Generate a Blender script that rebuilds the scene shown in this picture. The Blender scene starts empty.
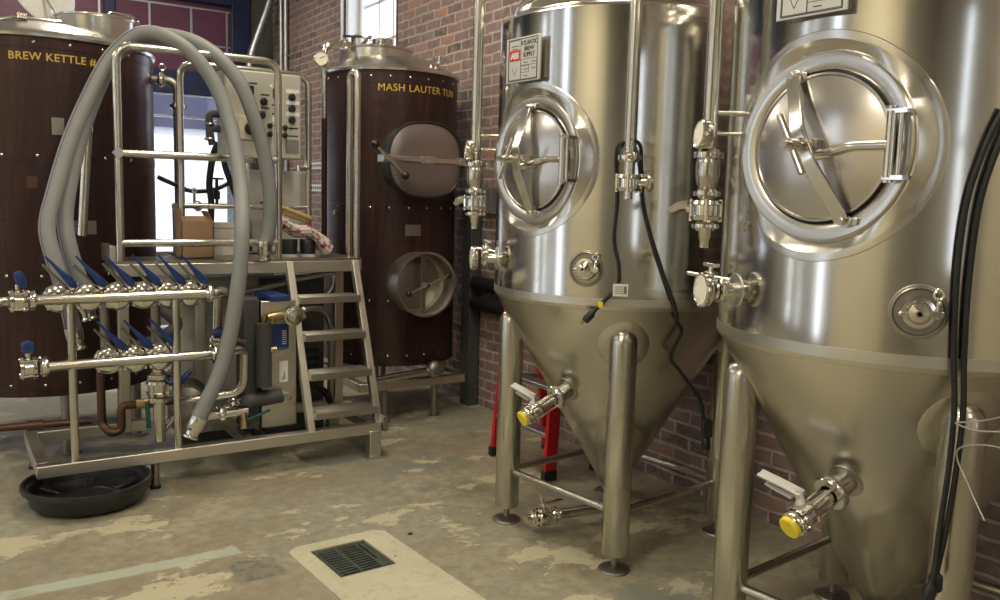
import bpy, bmesh, math, random
from mathutils import Vector as V, Matrix, Quaternion
random.seed(7)
S = bpy.context.scene
COL = S.collection
PI = math.pi
R_ = math.radians
def sn(a): return math.sin(R_(a))
def cs(a): return math.cos(R_(a))

# ------------------------------------------------------------------ mesh builder
def basis(n):
    n = V(n).normalized()
    t = V((0, 0, 1)) if abs(n.z) < .9 else V((0, 1, 0))
    u = t.cross(n).normalized()
    return u, n.cross(u).normalized(), n

def fillet(pts, rad, n=6):
    pts = [V(p) for p in pts]
    if len(pts) < 3: return pts
    out = [pts[0]]
    for i in range(1, len(pts) - 1):
        p, a, b = pts[i], pts[i - 1], pts[i + 1]
        r = rad[i - 1] if isinstance(rad, (list, tuple)) else rad
        da, db = (a - p), (b - p)
        k = min(r, da.length * .49, db.length * .49)
        q0, q1 = p + da.normalized() * k, p + db.normalized() * k
        for j in range(n + 1):
            t = j / n
            out.append(q0 * (1 - t) ** 2 + p * 2 * t * (1 - t) + q1 * t * t)
    out.append(pts[-1])
    return out

def spline(pts, n=8):
    pts = [V(p) for p in pts]
    P = [pts[0] * 2 - pts[1]] + pts + [pts[-1] * 2 - pts[-2]]
    out = []
    for i in range(1, len(P) - 2):
        a, b, c, d = P[i - 1], P[i], P[i + 1], P[i + 2]
        for j in range(n):
            t = j / n
            out.append(.5 * ((2 * b) + (c - a) * t + (2 * a - 5 * b + 4 * c - d) * t * t + (3 * b - a - 3 * c + d) * t ** 3))
    out.append(pts[-1])
    return out

class G:
    def __init__(s): s.v = []; s.f = []
    def add(s, vs, fs):
        k = len(s.v); s.v += [V(q) for q in vs]; s.f += [tuple(i + k for i in f) for f in fs]; return s
    def tube(s, pts, r, seg=12, cap=True):
        pts = [V(p) for p in pts]; n = len(pts)
        rs = r if isinstance(r, (list, tuple)) else [r] * n
        T = []
        for i in range(n):
            d = pts[min(i + 1, n - 1)] - pts[max(i - 1, 0)]
            T.append(d.normalized() if d.length > 1e-9 else V((0, 0, 1)))
        u, w, _ = basis(T[0])
        vs, fs = [], []
        for i in range(n):
            if i:
                q = T[i - 1].rotation_difference(T[i]); u = q @ u; w = q @ w
            for j in range(seg):
                a = 2 * PI * j / seg
                vs.append(pts[i] + (u * math.cos(a) + w * math.sin(a)) * rs[i])
        for i in range(n - 1):
            for j in range(seg):
                k = (j + 1) % seg
                fs.append((i * seg + j, i * seg + k, (i + 1) * seg + k, (i + 1) * seg + j))
        if cap:
            fs.append(tuple(range(seg - 1, -1, -1))); fs.append(tuple((n - 1) * seg + j for j in range(seg)))
        return s.add(vs, fs)
    def cyl(s, a, b, r, r1=None, seg=20): return s.tube([a, b], [r, r if r1 is None else r1], seg)
    def lathe(s, prof, o=(0, 0, 0), ax=(0, 0, 1), seg=32, closed=False):
        o = V(o); u, w, n = basis(ax); m = len(prof); vs, fs = [], []
        for (r, h) in prof:
            for j in range(seg):
                a = 2 * PI * j / seg
                vs.append(o + n * h + (u * math.cos(a) + w * math.sin(a)) * max(r, 1e-5))
        for i in range(m if closed else m - 1):
            i2 = (i + 1) % m
            for j in range(seg):
                k = (j + 1) % seg
                fs.append((i * seg + j, i * seg + k, i2 * seg + k, i2 * seg + j))
        return s.add(vs, fs)
    def torus(s, c, ax, R, r, seg=40, m=10):
        return s.lathe([(R + r * math.cos(2 * PI * i / m), r * math.sin(2 * PI * i / m)) for i in range(m)], c, ax, seg, True)
    def ball(s, c, r, sc=(1, 1, 1), seg=16, m=9):
        c = V(c); vs, fs = [], []
        for i in range(m + 1):
            t = PI * i / m
            for j in range(seg):
                a = 2 * PI * j / seg
                rr = max(math.sin(t), 1e-4)
                vs.append(c + V((rr * math.cos(a) * sc[0], rr * math.sin(a) * sc[1], math.cos(t) * sc[2])) * r)
        for i in range(m):
            for j in range(seg):
                k = (j + 1) % seg
                fs.append((i * seg + k, i * seg + j, (i + 1) * seg + j, (i + 1) * seg + k))
        return s.add(vs, fs)
    def box(s, c, sz, ax=None):
        c = V(c); X, Y, Z = [V(a) for a in (ax or ((1, 0, 0), (0, 1, 0), (0, 0, 1)))]
        vs = [c + X * (sz[0] / 2 * i) + Y * (sz[1] / 2 * j) + Z * (sz[2] / 2 * k) for i in (-1, 1) for j in (-1, 1) for k in (-1, 1)]
        return s.add(vs, [(0, 1, 3, 2), (4, 6, 7, 5), (0, 4, 5, 1), (2, 3, 7, 6), (0, 2, 6, 4), (1, 5, 7, 3)])
    def bx(s, x0, x1, y0, y1, z0, z1): return s.box(((x0 + x1) / 2, (y0 + y1) / 2, (z0 + z1) / 2), (x1 - x0, y1 - y0, z1 - z0))
    def bar(s, a, b, w, t, up=(0, 0, 1)):            # rectangular bar from a to b, w across, t along up
        a, b = V(a), V(b); d = (b - a); L = d.length; d.normalize()
        x = d.cross(V(up)).normalized(); z = x.cross(d)
        return s.box((a + b) / 2, (w, L, t), (x, d, z))
    def prism(s, poly, o, ex, ey, ez, th):
        o, ex, ey, ez = V(o), V(ex), V(ey), V(ez); n = len(poly)
        vs = [o + ex * p[0] + ey * p[1] for p in poly] + [o + ex * p[0] + ey * p[1] + ez * th for p in poly]
        return s.add(vs, [tuple(range(n - 1, -1, -1)), tuple(range(n, 2 * n))] + [(i, (i + 1) % n, (i + 1) % n + n, i + n) for i in range(n)])
    def sweep(s, pts, prof, up=(0, 0, 1)):            # sweep a closed 2D profile (across, up) along pts
        pts = [V(p) for p in pts]; n = len(pts); m = len(prof); vs, fs = [], []
        for i in range(n):
            d = (pts[min(i + 1, n - 1)] - pts[max(i - 1, 0)]).normalized()
            x = d.cross(V(up)).normalized(); z = x.cross(d)
            vs += [pts[i] + x * p[0] + z * p[1] for p in prof]
        for i in range(n - 1):
            for j in range(m):
                k = (j + 1) % m
                fs.append((i * m + j, i * m + k, (i + 1) * m + k, (i + 1) * m + j))
        fs += [tuple(range(m - 1, -1, -1)), tuple((n - 1) * m + j for j in range(m))]
        return s.add(vs, fs)
    def merge(s, g): return s.add(g.v, g.f)

ROOT = {}
def obj(name, g, mat, parent=None, bevel=0, sharp=40, flat=False):
    me = bpy.data.meshes.new(name)
    if parent is None:
        xs = [q.x for q in g.v]; ys = [q.y for q in g.v]
        o = V(((min(xs) + max(xs)) / 2, (min(ys) + max(ys)) / 2, min(q.z for q in g.v)))
    else: o = ROOT[parent.name]
    me.from_pydata([tuple(q - o) for q in g.v], [], g.f)
    bm = bmesh.new(); bm.from_mesh(me); bmesh.ops.recalc_face_normals(bm, faces=bm.faces[:]); bm.to_mesh(me); bm.free()
    if not flat:
        me.polygons.foreach_set('use_smooth', [True] * len(me.polygons)); me.set_sharp_from_angle(angle=R_(sharp))
    ob = bpy.data.objects.new(name, me); COL.objects.link(ob)
    me.materials.append(mat)
    if parent is None: ob.location = o
    else: ob.parent = parent
    ROOT[ob.name] = o
    if bevel:
        m = ob.modifiers.new('bevel', 'BEVEL'); m.width = bevel; m.segments = 2; m.limit_method = 'ANGLE'; m.angle_limit = R_(50)
    return ob
def tag(o, label, cat, group=None, kind=None):
    o['label'] = label; o['category'] = cat
    if group: o['group'] = group
    if kind: o['kind'] = kind
    return o
def thing(name, label, cat, loc, group=None):
    o = bpy.data.objects.new(name, None); COL.objects.link(o); o.location = loc; o.empty_display_size = .1
    ROOT[o.name] = V(loc); return tag(o, label, cat, group)
def struct(o): o['kind'] = 'structure'; return o
def share(src, name, parent, loc=(0, 0, 0), rot=None):   # another instance of a part (shares the mesh)
    o = src.copy(); COL.objects.link(o); o.parent = parent; o.location = loc
    if rot: o.rotation_euler = rot
    ROOT[o.name] = ROOT[parent.name]; return o

def text_geo(body, size, ext=.001, bold=.0, align='LEFT', space=1.0):
    c = bpy.data.curves.new('t', 'FONT'); c.body = body; c.size = size; c.extrude = ext; c.offset = bold; c.align_x = align; c.space_character = space; c.resolution_u = 3
    o = bpy.data.objects.new('t', c); COL.objects.link(o)
    dg = bpy.context.evaluated_depsgraph_get(); me = bpy.data.meshes.new_from_object(o.evaluated_get(dg))
    vs = [V(q.co) for q in me.vertices]; fs = [tuple(p.vertices) for p in me.polygons]
    bpy.data.objects.remove(o); bpy.data.curves.remove(c); bpy.data.meshes.remove(me)
    return vs, fs
def text_on_plane(g, body, size, o, ex, ey, ez, **k):
    vs, fs = text_geo(body, size, **k); o, ex, ey, ez = V(o), V(ex), V(ey), V(ez)
    g.add([o + ex * q.x + ey * q.y + ez * q.z for q in vs], fs); return g
def phid(phi): return V((-cs(phi), sn(phi), 0))        # 0 looks to -X, -90 to -Y
def text_on_cyl(g, body, size, cx, cy, r, phi0, z, **k):
    vs, fs = text_geo(body, size, **k)
    out = []
    for q in vs:
        d = phid(phi0 - math.degrees(q.x / r)); out.append(V((cx, cy, z + q.y)) + d * (r + .001 + q.z))
    g.add(out, fs); return g
def patch(g, surf, phi0, z0, R0, lift=.002, R1=0, n=32):    # disc / ring hugging a surface of revolution surf(phi, z) -> (point, normal)
    rings = [R1, (R1 + R0) / 2, R0 * .97, R0] if R1 else [.0, R0 * .5, R0 * .97, R0]
    lf = [lift, lift, lift, 0]
    vs, fs = [], []
    for q, l in zip(rings, lf):
        for j in range(n):
            a = 2 * PI * j / n
            p, nn, rr = surf(phi0, z0 + q * math.sin(a), q * math.cos(a))
            vs.append(p + nn * l)
    for i in range(3):
        for j in range(n):
            k = (j + 1) % n
            fs.append((i * n + j, i * n + k, (i + 1) * n + k, (i + 1) * n + j))
    return g.add(vs, fs)

# ------------------------------------------------------------------ materials
def nodes(name):
    m = bpy.data.materials.new(name); m.use_nodes = True
    nt = m.node_tree; b = nt.nodes['Principled BSDF']
    return m, nt, b
def N(nt, t, **k):
    n = nt.nodes.new(t)
    for a, v in k.items():
        if a.startswith('i_'): n.inputs[a[2:].replace('_', ' ')].default_value = v
        else: setattr(n, a, v)
    return n
def L(nt, a, b): nt.links.new(a, b)
def coords(nt, scale=(1, 1, 1), kind='Object', rot=(0, 0, 0)):
    tc = N(nt, 'ShaderNodeTexCoord'); mp = N(nt, 'ShaderNodeMapping')
    mp.inputs['Scale'].default_value = scale; mp.inputs['Rotation'].default_value = rot
    L(nt, tc.outputs[kind], mp.inputs['Vector']); return mp.outputs[0]
def ramp(nt, src, stops):
    r = N(nt, 'ShaderNodeValToRGB'); e = r.color_ramp.elements
    while len(e) < len(stops): e.new(.5)
    for q, (p, c) in zip(e, stops):
        q.position = p; q.color = (*c, 1) if len(c) == 3 else c
    L(nt, src, r.inputs[0]); return r.outputs[0]
def noise(nt, vec, scale, detail=4, rough=.55):
    n = N(nt, 'ShaderNodeTexNoise'); n.inputs['Scale'].default_value = scale; n.inputs['Detail'].default_value = detail; n.inputs['Roughness'].default_value = rough
    L(nt, vec, n.inputs['Vector']); return n.outputs['Fac']
def mix(nt, f, a, b, mode='MIX'):
    n = N(nt, 'ShaderNodeMix', data_type='RGBA', blend_type=mode)
    for s, v in ((0, f), (6, a), (7, b)):
        if hasattr(v, 'links'): L(nt, v, n.inputs[s])
        else: n.inputs[s].default_value = v if s == 0 else (*v, 1)
    return n.outputs[2]
def maprange(nt, v, a, b, c, d):
    n = N(nt, 'ShaderNodeMapRange'); L(nt, v, n.inputs[0])
    for i, q in enumerate((a, b, c, d)): n.inputs[i + 1].default_value = q
    return n.outputs[0]
def bump(nt, b, h, strength, dist=.01):
    n = N(nt, 'ShaderNodeBump'); n.inputs['Strength'].default_value = strength; n.inputs['Distance'].default_value = dist
    L(nt, h, n.inputs['Height']); L(nt, n.outputs[0], b.inputs['Normal'])
def P(b, **k):
    for a, v in k.items():
        i = b.inputs[a.replace('_', ' ')]
        i.default_value = (*v, 1) if isinstance(v, tuple) and len(v) == 3 else v

def simple(name, col, rough=.5, metal=0, vary=.12, scale=30, spec=None):
    m, nt, b = nodes(name)
    n = noise(nt, coords(nt), scale)
    d = tuple(c * (1 - vary) for c in col); l = tuple(min(1, c * (1 + vary)) for c in col)
    L(nt, ramp(nt, n, [(.3, d), (.7, l)]), b.inputs['Base Color'])
    L(nt, maprange(nt, n, .3, .7, max(.02, rough - .06), rough + .06), b.inputs['Roughness'])
    P(b, Metallic=metal)
    return m
def steel(name, col=(.60, .585, .55), rough=.26, aniso=.0, grain=(1, 1, 40), amp=.05, smudge=.06):
    m, nt, b = nodes(name)
    n = noise(nt, coords(nt, grain), 5, 1, .4)
    n2 = noise(nt, coords(nt), 2.5, 1, .4)
    a = N(nt, 'ShaderNodeMath', operation='ADD'); L(nt, maprange(nt, n, .15, .85, -amp, amp), a.inputs[0]); L(nt, maprange(nt, n2, .15, .85, rough - smudge, rough + smudge), a.inputs[1])
    L(nt, a.outputs[0], b.inputs['Roughness'])
    L(nt, ramp(nt, n2, [(.2, tuple(c * .95 for c in col)), (.8, tuple(min(1, c * 1.05) for c in col))]), b.inputs['Base Color'])
    P(b, Metallic=1.0)
    if aniso:
        P(b, Anisotropic=aniso)
        t = N(nt, 'ShaderNodeTangent', direction_type='RADIAL', axis='Z'); L(nt, t.outputs[0], b.inputs['Tangent'])
    return m
M = {}
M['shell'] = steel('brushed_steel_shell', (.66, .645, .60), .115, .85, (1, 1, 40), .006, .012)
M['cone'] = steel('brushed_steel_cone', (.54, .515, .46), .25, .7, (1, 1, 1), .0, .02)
M['band'] = steel('ground_weld_band', (.62, .60, .55), .36, 0, (1, 1, 40), .03)
M['pol'] = steel('polished_steel', (.70, .68, .63), .13, 0, (1, 1, 1), .02, .03)
M['flange'] = steel('satin_steel_flange', (.62, .60, .56), .25, 0, (3, 3, 3), .0, .02)
M['door'] = steel('brushed_steel_door', (.58, .55, .52), .22, 0, (3, 3, 3), .0, .02)
M['leg'] = steel('brushed_steel_leg', (.55, .53, .47), .27, 0, (1, 1, 1), .0, .02)
M['tube'] = steel('steel_tube', (.60, .58, .52), .22, 0, (4, 4, 4), .0, .03)
M['frame'] = steel('weathered_steel_frame', (.60, .575, .51), .38, 0, (3, 3, 3), .05, .09)
M['dull'] = steel('dull_steel', (.33, .31, .28), .42, 0, (3, 3, 3), .05, .09)
M['wire'] = simple('grey_wire', (.42, .42, .40), .4, .6)
M['cap_yellow'] = simple('yellow_plastic', (.80, .66, .03), .45)
M['black'] = simple('black_rubber', (.012, .012, .013), .45)
M['blackplastic'] = simple('black_plastic', (.016, .016, .018), .35, 0, .2, 8)
M['blue'] = simple('blue_vinyl_grip', (.012, .040, .17), .42)
M['darkgrey'] = simple('dark_grey_insulation', (.06, .06, .062), .6)
M['grey'] = simple('grey_enamel', (.44, .43, .37), .42, 0, .05, 4)
M['greycab'] = simple('grey_cabinet_enamel', (.58, .575, .55), .45, 0, .05, 4)
M['hose'] = simple('grey_hose', (.225, .235, .23), .55, 0, .05, 8)
M['hose_line'] = simple('purple_hose_stripe', (.12, .07, .16), .5)
M['white'] = simple('white_label', (.75, .75, .72), .5, 0, .04)
M['ink'] = simple('black_ink', (.015, .015, .016), .5)
M['red'] = simple('red_paint', (.62, .015, .02), .4)
M['ladderred'] = simple('red_fibreglass', (.50, .012, .025), .4)
M['yellowtext'] = simple('yellow_vinyl_letters', (.62, .42, .06), .4, 0, .06)
M['copper'] = steel('copper_pipe', (.12, .072, .052), .48, 0, (3, 3, 3), .05, .12)
M['brass'] = steel('brass', (.40, .30, .16), .36, 0, (3, 3, 3), .04)
M['green'] = simple('green_grip', (.01, .085, .062), .4)
M['cardboard'] = simple('cardboard', (.33, .21, .125), .8, 0, .08, 12)
M['whitecard'] = simple('pale_card', (.55, .54, .50), .7)
M['rivet'] = steel('rivet_steel', (.72, .70, .66), .2, 0, (3, 3, 3), .02)
M['bluesteel'] = simple('blue_painted_metal', (.012, .022, .075), .4, 0, .1, 3)
M['galv'] = steel('galvanised_conduit', (.50, .52, .55), .38, 0, (3, 3, 3), .05)
M['iron'] = simple('cast_iron', (.075, .092, .075), .55, .5, .3, 20)
M['pit'] = simple('dark_pit', (.012, .012, .010), .9)
M['bristle'] = simple('tan_bristle', (.50, .38, .17), .8)
M['whitepaint'] = simple('white_paint', (.72, .72, .70), .45, 0, .04)
M['winred'] = simple('dark_red_reveal', (.12, .03, .03), .7)
M['greywall'] = simple('grey_painted_masonry', (.10, .105, .105), .8, 0, .2, 3)
M['ceil'] = simple('ceiling_paint', (.72, .69, .62), .9, 0, .05, 2)
M['plaster'] = simple('cream_plaster', (.74, .69, .53), .85, 0, .05, 2)
M['darkwall'] = simple('dark_plaster', (.38, .365, .33), .85, 0, .15, 2)
M['plate'] = simple('plate_aluminium', (.62, .62, .60), .38, .25, .04, 4)
M['kick'] = simple('grey_kick_panel', (.20, .20, .20), .7, 0, .15, 2)
M['pad'] = steel('pad_steel', (.54, .515, .46), .30, 0, (1, 1, 1), 0, .02)
M['tread'] = steel('worn_tread_steel', (.42, .40, .355), .42, 0, (3, 3, 3), .0, .05)
M['hatch'] = steel('aged_hatch_steel', (.40, .365, .36), .38, 0, (1, 1, 1), 0, .03)
M['recess'] = steel('shaded_recess_steel', (.36, .34, .30), .36, 0, (1, 1, 1), 0, .02)  # darker steel carries the shade inside the port recesses
M['dial'] = simple('gauge_dial', (.80, .78, .66), .3, 0, .02)

def cladding():
    m, nt, b = nodes('brown_copper_cladding')
    n = noise(nt, coords(nt, (9, 9, .8)), 5, 5, .6)
    n2 = noise(nt, coords(nt), 2.2, 4)
    c = ramp(nt, n, [(.25, (.024, .0115, .011)), (.55, (.046, .020, .0185)), (.8, (.078, .036, .031))])
    c = mix(nt, maprange(nt, n2, .45, .75, 0, .65), c, (.022, .011, .010))
    L(nt, c, b.inputs['Base Color']); P(b, Metallic=.35)
    L(nt, maprange(nt, n2, .3, .7, .26, .42), b.inputs['Roughness'])
    return m
M['clad'] = cladding()
def brick():
    m, nt, b = nodes('old_brick')
    co = coords(nt)
    sx = N(nt, 'ShaderNodeSeparateXYZ'); L(nt, co, sx.inputs[0])
    cb = N(nt, 'ShaderNodeCombineXYZ'); L(nt, sx.outputs[1], cb.inputs[0]); L(nt, sx.outputs[2], cb.inputs[1])
    w = N(nt, 'ShaderNodeTexNoise'); w.inputs['Scale'].default_value = 9; L(nt, cb.outputs[0], w.inputs['Vector'])
    ma = N(nt, 'ShaderNodeVectorMath', operation='MULTIPLY_ADD'); L(nt, w.outputs['Color'], ma.inputs[0]); ma.inputs[1].default_value = (.024, .020, 0); L(nt, cb.outputs[0], ma.inputs[2])
    t = N(nt, 'ShaderNodeTexBrick'); L(nt, ma.outputs[0], t.inputs['Vector'])
    for k, v in (('Scale', 1), ('Mortar Size', .0095), ('Mortar Smooth', .35), ('Bias', 0), ('Brick Width', .215), ('Row Height', .072)): t.inputs[k].default_value = v
    t.inputs['Color1'].default_value = (0, 0, 0, 1); t.inputs['Color2'].default_value = (1, 1, 1, 1); t.inputs['Mortar'].default_value = (.5, .5, .5, 1)
    sv = N(nt, 'ShaderNodeSeparateColor'); L(nt, t.outputs['Color'], sv.inputs[0])
    n = noise(nt, co, 22, 5); n2 = noise(nt, co, 1.3, 3)
    c = ramp(nt, sv.outputs[0], [(0, (.085, .058, .058)), (.14, (.17, .11, .105)), (.3, (.215, .14, .135)), (.6, (.25, .155, .14)), (.85, (.29, .175, .15)), (.965, (.50, .22, .12))])
    c = mix(nt, maprange(nt, n, .38, .66, .0, .75), c, (.31, .245, .225))
    mo = ramp(nt, n, [(.3, (.38, .31, .275)), (.7, (.55, .465, .41))])
    c = mix(nt, t.outputs['Fac'], c, mo)
    c = mix(nt, maprange(nt, n2, .35, .7, .0, .45), c, (.20, .155, .155))
    L(nt, c, b.inputs['Base Color']); P(b, Roughness=.88)
    h = N(nt, 'ShaderNodeMath', operation='MULTIPLY_ADD'); L(nt, t.outputs['Fac'], h.inputs[0]); h.inputs[1].default_value = -1.0; L(nt, n, h.inputs[2])
    bump(nt, b, h.outputs[0], .7, .012)
    return m
M['brick'] = brick()
def concrete():
    m, nt, b = nodes('worn_concrete')
    gp = N(nt, 'ShaderNodeNewGeometry').outputs['Position']
    def cv(sc, off=(0, 0, 0), rot=0):
        mp = N(nt, 'ShaderNodeMapping'); mp.inputs['Scale'].default_value = sc; mp.inputs['Location'].default_value = off; mp.inputs['Rotation'].default_value = (0, 0, rot); L(nt, gp, mp.inputs[0]); return mp.outputs[0]
    co = cv((1, 1, 1))
    n1 = noise(nt, co, .9, 5, .6); n2 = noise(nt, co, 3.2, 8, .65); n3 = noise(nt, co, 18, 6, .65); n6 = noise(nt, co, 55, 3, .6)
    c = ramp(nt, n2, [(.32, (.225, .20, .138)), (.5, (.335, .308, .215)), (.68, (.43, .405, .295))])
    c = mix(nt, ramp(nt, n1, [(.44, (0, 0, 0)), (.60, (.8, .8, .8))]), c, (.32, .312, .245))
    c = mix(nt, maprange(nt, n3, .40, .64, 0, .7), c, (.215, .185, .128))
    # rusty brown traffic stain
    n7 = noise(nt, cv((.55, 1.2, 1), (3.1, .4, 0)), 1.0, 6, .6)
    c = mix(nt, ramp(nt, n7, [(.5, (0, 0, 0)), (.64, (.45, .45, .45))]), c, (.25, .195, .13))
    # flaking pale paint
    n4 = noise(nt, cv((1.5, 2.1, 1), (.35, .9, 0), .15), 1.0, 9, .66)
    f4 = ramp(nt, n4, [(.565, (0, 0, 0)), (.58, (.8, .8, .8))])
    k = N(nt, 'ShaderNodeMath', operation='MULTIPLY'); L(nt, f4, k.inputs[0]); L(nt, ramp(nt, n3, [(.36, (.2, .2, .2)), (.44, (1, 1, 1))]), k.inputs[1])
    c = mix(nt, k.outputs[0], c, (.54, .50, .345))
    # blue-grey worn patches
    n5 = noise(nt, cv((.9, .9, 1), (2.2, 7.3, 0), .7), 1.0, 7, .62)
    c = mix(nt, ramp(nt, n5, [(.57, (0, 0, 0)), (.60, (.75, .75, .75))]), c, (.20, .215, .19))
    # painted line
    sx = N(nt, 'ShaderNodeSeparateXYZ'); L(nt, gp, sx.inputs[0])
    def band(src, a, b_, e):
        x = N(nt, 'ShaderNodeMath', operation='MULTIPLY_ADD'); L(nt, n3, x.inputs[0]); x.inputs[1].default_value = .05; L(nt, src, x.inputs[2])
        p = maprange(nt, x.outputs[0], a, a + e, 0, 1); q = maprange(nt, x.outputs[0], b_, b_ + e, 1, 0)
        mm = N(nt, 'ShaderNodeMath', operation='MULTIPLY'); L(nt, p, mm.inputs[0]); L(nt, q, mm.inputs[1]); return mm.outputs[0]
    mm = N(nt, 'ShaderNodeMath', operation='MULTIPLY'); L(nt, band(sx.outputs[1], 3.49, 3.575, .012), mm.inputs[0]); L(nt, band(sx.outputs[0], -9, 1.02, .02), mm.inputs[1])
    m2 = N(nt, 'ShaderNodeMath', operation='MULTIPLY'); L(nt, mm.outputs[0], m2.inputs[0]); L(nt, ramp(nt, n2, [(.34, (.25, .25, .25)), (.5, (.85, .85, .85))]), m2.inputs[1])
    c = mix(nt, m2.outputs[0], c, (.42, .46, .38))
    mm = N(nt, 'ShaderNodeMath', operation='MULTIPLY'); L(nt, band(sx.outputs[1], 3.20, 3.42, .02), mm.inputs[0]); L(nt, band(sx.outputs[0], .93, 1.12, .02), mm.inputs[1])
    m2 = N(nt, 'ShaderNodeMath', operation='MULTIPLY'); L(nt, mm.outputs[0], m2.inputs[0]); L(nt, ramp(nt, n3, [(.40, (.9, .9, .9)), (.58, (.15, .15, .15))]), m2.inputs[1])
    c = mix(nt, m2.outputs[0], c, (.12, .125, .115))
    L(nt, c, b.inputs['Base Color'])
    L(nt, maprange(nt, n1, .3, .7, .34, .6), b.inputs['Roughness'])
    h = N(nt, 'ShaderNodeMath', operation='MULTIPLY_ADD'); L(nt, n6, h.inputs[0]); h.inputs[1].default_value = .3; L(nt, n3, h.inputs[2])
    bump(nt, b, h.outputs[0], .16, .006)
    return m
M['concrete'] = concrete()
def slabmat():
    m, nt, b = nodes('patched_concrete')
    co = coords(nt); n = noise(nt, co, 3, 7, .6); n3 = noise(nt, co, 25, 5)
    c = ramp(nt, n, [(.3, (.45, .425, .30)), (.7, (.57, .54, .40))])
    c = mix(nt, maprange(nt, n3, .5, .75, 0, .4), c, (.26, .22, .15))
    L(nt, c, b.inputs['Base Color']); P(b, Roughness=.6); bump(nt, b, n3, .1, .005)
    return m
M['slab'] = slabmat()
def maroon():
    m, nt, b = nodes('maroon_panel')
    n = noise(nt, coords(nt, (1, 1, 5)), 2, 3)
    L(nt, ramp(nt, n, [(.3, (.115, .034, .078)), (.7, (.155, .046, .10))]), b.inputs['Base Color']); P(b, Roughness=.4)
    return m
M['maroon'] = maroon()
def towel():
    m, nt, b = nodes('checked_towel')
    co = coords(nt, (26, 26, 26)); n = noise(nt, coords(nt), 38, 2)
    c = ramp(nt, n, [(.50, (.55, .50, .48)), (.60, (.30, .05, .06))])
    L(nt, c, b.inputs['Base Color']); P(b, Roughness=.9); return m
M['towel'] = towel()
def glassmat(name, tint=(1, 1, 1), f=.08):
    m, nt, b = nodes(name); nt.nodes.remove(b)
    t = N(nt, 'ShaderNodeBsdfTransparent'); t.inputs[0].default_value = (*tint, 1)
    g = N(nt, 'ShaderNodeBsdfGlossy'); g.inputs['Roughness'].default_value = .02
    n = noise(nt, coords(nt), 3); x = N(nt, 'ShaderNodeMixShader'); L(nt, maprange(nt, n, .3, .7, f * .8, f * 1.2), x.inputs[0])
    L(nt, t.outputs[0], x.inputs[1]); L(nt, g.outputs[0], x.inputs[2]); L(nt, x.outputs[0], nt.nodes['Material Output'].inputs[0]); return m
M['glass'] = glassmat('window_glass', (.96, .97, 1))
M['doorglass'] = glassmat('tinted_door_glass', (.62, .63, .66), .06)
M['gaugeglass'] = glassmat('gauge_glass')
# ------------------------------------------------------------------ the room
XR, XL, YB, YF, ZC = 3.27, -4.6, 9.9, -4.0, 4.3
g = G(); g.bx(XL - .3, XR + .3, YF - .3, YB + .3, -.25, 0.0)
# floor with a rectangular hole for the drain
DC = V((1.385, 3.195, 0)); dex = V((.997, .05, 0)).normalized(); dex = V((dex.x, dex.y, 0)); dey = V((-dex.y, dex.x, 0))
DW, DH = .25, .30
g = G()
x0, x1, y0, y1 = XL - .3, XR + .3, YF - .3, YB + .3
hc = [DC + dex * (DW / 2 * i) + dey * (DH / 2 * j) for i, j in ((-1, -1), (1, -1), (1, 1), (-1, 1))]
oc = [V((x0, y0, 0)), V((x1, y0, 0)), V((x1, y1, 0)), V((x0, y1, 0))]
dn = V((0, 0, -.25))
vs = oc + hc + [q + dn for q in oc] + [q + dn for q in hc]
fs = []
for i in range(4):
    k = (i + 1) % 4
    fs += [(i, k, 4 + k, 4 + i), (8 + i, 8 + k, 12 + k, 12 + i), (i, k, 8 + k, 8 + i), (4 + i, 4 + k, 12 + k, 12 + i)]
struct(obj('floor', G().add(vs, fs), M['concrete'], flat=True))
# poured patch around the drain, running towards the viewer
g = G()
def slab_poly(pts, z0, z1, hole):
    vs = [V((*p, z)) for z in (z1, z0) for p in pts]; n = len(pts)
    hs = [V((q.x, q.y, z)) for z in (z1, z0) for q in hole]
    return vs, hs
pp = [DC + dex * a + dey * b for a, b in ((-.205, -1.9), (.25, -1.9), (.25, .185), (.21, .225), (-.165, .225), (-.205, .185))]
k = len(pp)
vs = [V((q.x, q.y, .006)) for q in pp] + [V((q.x, q.y, .0)) for q in pp] + [V((q.x, q.y, .006)) for q in hc] + [V((q.x, q.y, -.01)) for q in hc]
H = 2 * k
fs = [(0, 1, H + 1, H + 0), (1, 2, H + 2, H + 1), (2, 3, H + 2), (3, 4, H + 3, H + 2), (4, 5, H + 3), (5, 0, H + 0, H + 3)]
fs += [(i, (i + 1) % k, k + (i + 1) % k, k + i) for i in range(k)] + [(H + i, H + (i + 1) % 4, H + 4 + (i + 1) % 4, H + 4 + i) for i in range(4)]
struct(obj('trim_drain_slab', G().add(vs, fs), M['slab'], flat=True))

def wall(name, g, m): return struct(obj(name, g, m, flat=True))
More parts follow.
